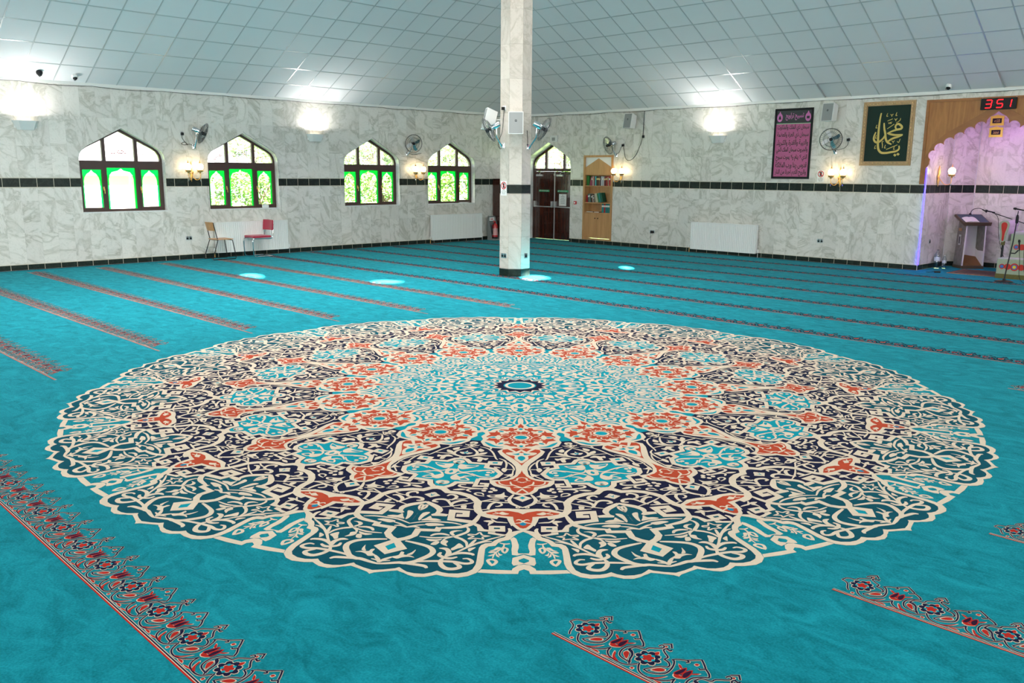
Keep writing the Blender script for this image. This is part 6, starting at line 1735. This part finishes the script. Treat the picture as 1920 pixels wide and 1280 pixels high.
band(stp, -.001, .235, .10); band(rs, .349, .60, .22)

# rug, bottles and small things on the niche floor
rugm = mat('brown_rug', (.085, .045, .032), .95, var=.45, scale=9, bump=.3, bscale=200)
t = thing('rug', 'brown patterned prayer rug with a tan fringe lying before the lectern', 'rug', (12.52, -.05, 0))
MB().rbox((0, .03, .001), (.93, .98, .014), .004).build('pile', rugm, t)
for i, (a, b) in enumerate(((.05, .88), (.14, .79))):
    MB().plate([(a, .08 + i * .09), (b, .08 + i * .09), (b, .93 - i * .09), (a, .93 - i * .09)], [[(a + .035, .115 + i * .09), (b - .035, .115 + i * .09), (b - .035, .895 - i * .09), (a + .035, .895 - i * .09)]], lambda u, v, d: (u, v, .0155 - d), .003).build('border', mat('rug_border', ((.22, .12, .085), (.14, .10, .04))[i], .95, var=.3, scale=30), t)
fg = MB()
for i in range(46):
    xx = .01 + i * .02; fg.tube([(xx, .03, .008), (xx + random.uniform(-.008, .008), -.03, .006)], .005, 4)
o = fg.build('fringe', mat('tan_fringe', (.50, .30, .16), .9), t); o['kind'] = 'stuff'
def bottle(x, y, h, r_, label):
    t = thing('water_bottle', label, 'bottle', (x, y, 0), 0, 'water bottles in the niche')
    MB().lathe([(r_ * .8, 0), (r_, .012), (r_, h * .60), (r_ * .92, h * .66), (r_, h * .72), (r_ * .55, h * .86), (r_ * .32, h * .92), (r_ * .32, h * .97)], n=16).build('body', M['bottle'], t)
    MB().lathe([(r_ * 1.01, h * .40), (r_ * 1.01, h * .60)], n=16, cap=False).build('label', mat('bottle_label', (.62, .66, .74), .5), t)
    MB().lathe([(r_ * .36, h * .96), (r_ * .36, h), (r_ * .1, h)], n=12).build('cap', M['black'] if h > .3 else M['white'], t)
bottle(12.02, .80, .40, .065, 'large clear water bottle with a dark cap standing in the niche')
bottle(12.14, .90, .28, .045, 'small clear water bottle beside the large one in the niche')
t = thing('microphone_pack', 'small black device with a lead lying on the carpet before the niche', 'device', (12.37, -.16, 0), R(30)); MB().rbox((-.06, -.025, .001), (.06, .025, .035), .01).build('body', M['black'], t); MB().tube(crom([(-.06, 0, .02), (-.1, .02, .01), (-.16, .0, .007), (-.2, .03, .007)], 4), .005, 5).build('lead', M['black'], t)
socket('N', 0, 0, 'small socket low inside the prayer niche above the bottles', False, False, ((11.915, .55, .58), R(88.5)))

# ------------------------------------------------------------------ outside: lawn, trees beyond the windows, pale house
tag(MB().add([(-40, -40, -.35), (-.32, -40, -.35), (-.32, 40, -.35), (-40, 40, -.35)], [(0, 1, 2, 3)]).add([(-.32, .33, -.35), (30, .33, -.35), (30, 40, -.35), (-.32, 40, -.35)], [(0, 1, 2, 3)]).build('ground', mat('lawn', (.10, .16, .04), .95, var=.4, scale=1.5)), kind='structure')
def leafmat(name, c):
    mt, nt, b = nodes(name)
    N = nt.nodes.new; L = nt.links.new
    nz = N('ShaderNodeTexNoise'); nz.inputs['Scale'].default_value = 2.5
    g = N('ShaderNodeNewGeometry'); L(g.outputs['Position'], nz.inputs['Vector'])
    mx = N('ShaderNodeMix'); mx.data_type = 'RGBA'; mx.inputs[6].default_value = (*[v * .55 for v in c], 1); mx.inputs[7].default_value = (*[min(1, v * 1.5) for v in c], 1)
    L(nz.outputs['Fac'], mx.inputs[0]); L(mx.outputs[2], b.inputs['Base Color']); b.inputs['Roughness'].default_value = .5
    tl = N('ShaderNodeBsdfTranslucent'); L(mx.outputs[2], tl.inputs[0])
    ms = N('ShaderNodeMixShader'); ms.inputs[0].default_value = .45
    L(b.outputs[0], ms.inputs[1]); L(tl.outputs[0], ms.inputs[2]); L(ms.outputs[0], nt.nodes['Material Output'].inputs[0])
    return mt
bark = mat('bark', (.09, .06, .04), .9, var=.3)
def tree(label, x, y, h, rx, seed, c, n=9000, flowers=None):
    rnd = random.Random(seed)
    t = thing('garden_tree', label, 'tree', (x, y, -.35), 0, 'trees outside the windows')
    MB().tube([(0, 0, 0), (.05, .03, h * .3), (-.03, .05, h * .62)], [.13, .10, .05], 8).build('trunk', bark, t)
    for k in range(5):
        a = 2 * PI * k / 5; MB().tube([(0, 0, h * (.18 + .06 * k)), (.5 * rx * math.cos(a), .5 * rx * math.sin(a), h * (.34 + .07 * k))], [.05, .02], 6).build('branch', bark, t)
    cl = [(rnd.uniform(-.75, .75) * rx, rnd.uniform(-.75, .75) * rx, h * rnd.uniform(.14, .92), rnd.uniform(.45, .85)) for _ in range(34)]
    mb = MB()
    for i in range(n):
        cx_, cy_, cz_, cr = cl[i % len(cl)]
        d = Vector((rnd.gauss(0, 1), rnd.gauss(0, 1), rnd.gauss(0, 1))).normalized() * cr * rnd.uniform(.55, 1.0)
        p = Vector((cx_, cy_, max(.12, cz_ + d.z * .9))) + Vector((d.x, d.y, 0))
        a = Vector((rnd.gauss(0, 1), rnd.gauss(0, 1), rnd.gauss(0, .6))).normalized(); b = a.orthogonal().normalized()
        s = rnd.uniform(.045, .085); mi = 1 if flowers and rnd.random() < .05 else 0
        mb.add([p - a * s, p + b * s * .5, p + a * s, p - b * s * .5], [(0, 1, 2, 3)], mi)
    o = mb.build('foliage', [leafmat('leaves', c)] + ([mat('blossom', (.7, .1, .2), .7)] if flowers else []), t, fix=False)
    o['kind'] = 'stuff'
    return t
tree('leafy tree outside the arched window above the chairs', -7.5, -4.6, 5.6, 2.0, 11, (.09, .185, .03))
tree('leafy tree outside the arched window right of the red chair', -7.5, .5, 5.6, 2.2, 12, (.085, .18, .03))
tree('leafy tree outside the arched window next to the extinguisher', -7.8, 5.0, 5.6, 2.2, 13, (.09, .185, .03))
tree('leafy tree with red blossom outside the fanlight of the double door', -3.2, 6.3, 5.8, 2.2, 14, (.09, .185, .03), flowers=True)
hs_ = thing('neighbouring_house', 'pale rendered house with a grey roof outside the first arched window', 'house', (-19, -5.2, -.35))
MB().box((-4, -4.5, 0), (0, 4.5, 2.3)).build('wall', mat('cream_render', (.34, .31, .28), .8), hs_)
MB().add([(.45, -4.9, 2.15), (.45, 4.9, 2.15), (-2.2, 4.9, 4.6), (-2.2, -4.9, 4.6), (.45, -4.9, 2.3), (.45, 4.9, 2.3), (-2.2, 4.9, 4.75), (-2.2, -4.9, 4.75)], [(0,1,2,3),(7,6,5,4),(0,4,5,1),(1,5,6,2),(2,6,7,3),(3,7,4,0)]).build('roof', mat('grey_roof_tile', (.10, .10, .105), .8, var=.2, scale=6), hs_)
MB().box((.35, -4.9, 2.05), (.47, 4.9, 2.2)).build('gutter', mat('dark_gutter', (.12, .11, .11), .5), hs_)
for yy in (-2.7, .2, 2.9): MB().plate([(yy - .55, .25)] + [(yy + .55 * math.cos(PI - PI * i / 10), 1.2 + .45 * math.sin(PI * i / 10)) for i in range(11)] + [(yy + .55, .25)], [], lambda u, v, d: (.012 - d, u, v), .02).build('window', mat('peach_window', (.62, .42, .33), .5), hs_)
MB().tube([(.5, .9, 0), (.5, .9, 2.1)], .05, 8).build('downpipe', mat('brown_pipe', (.10, .05, .035), .5), hs_)
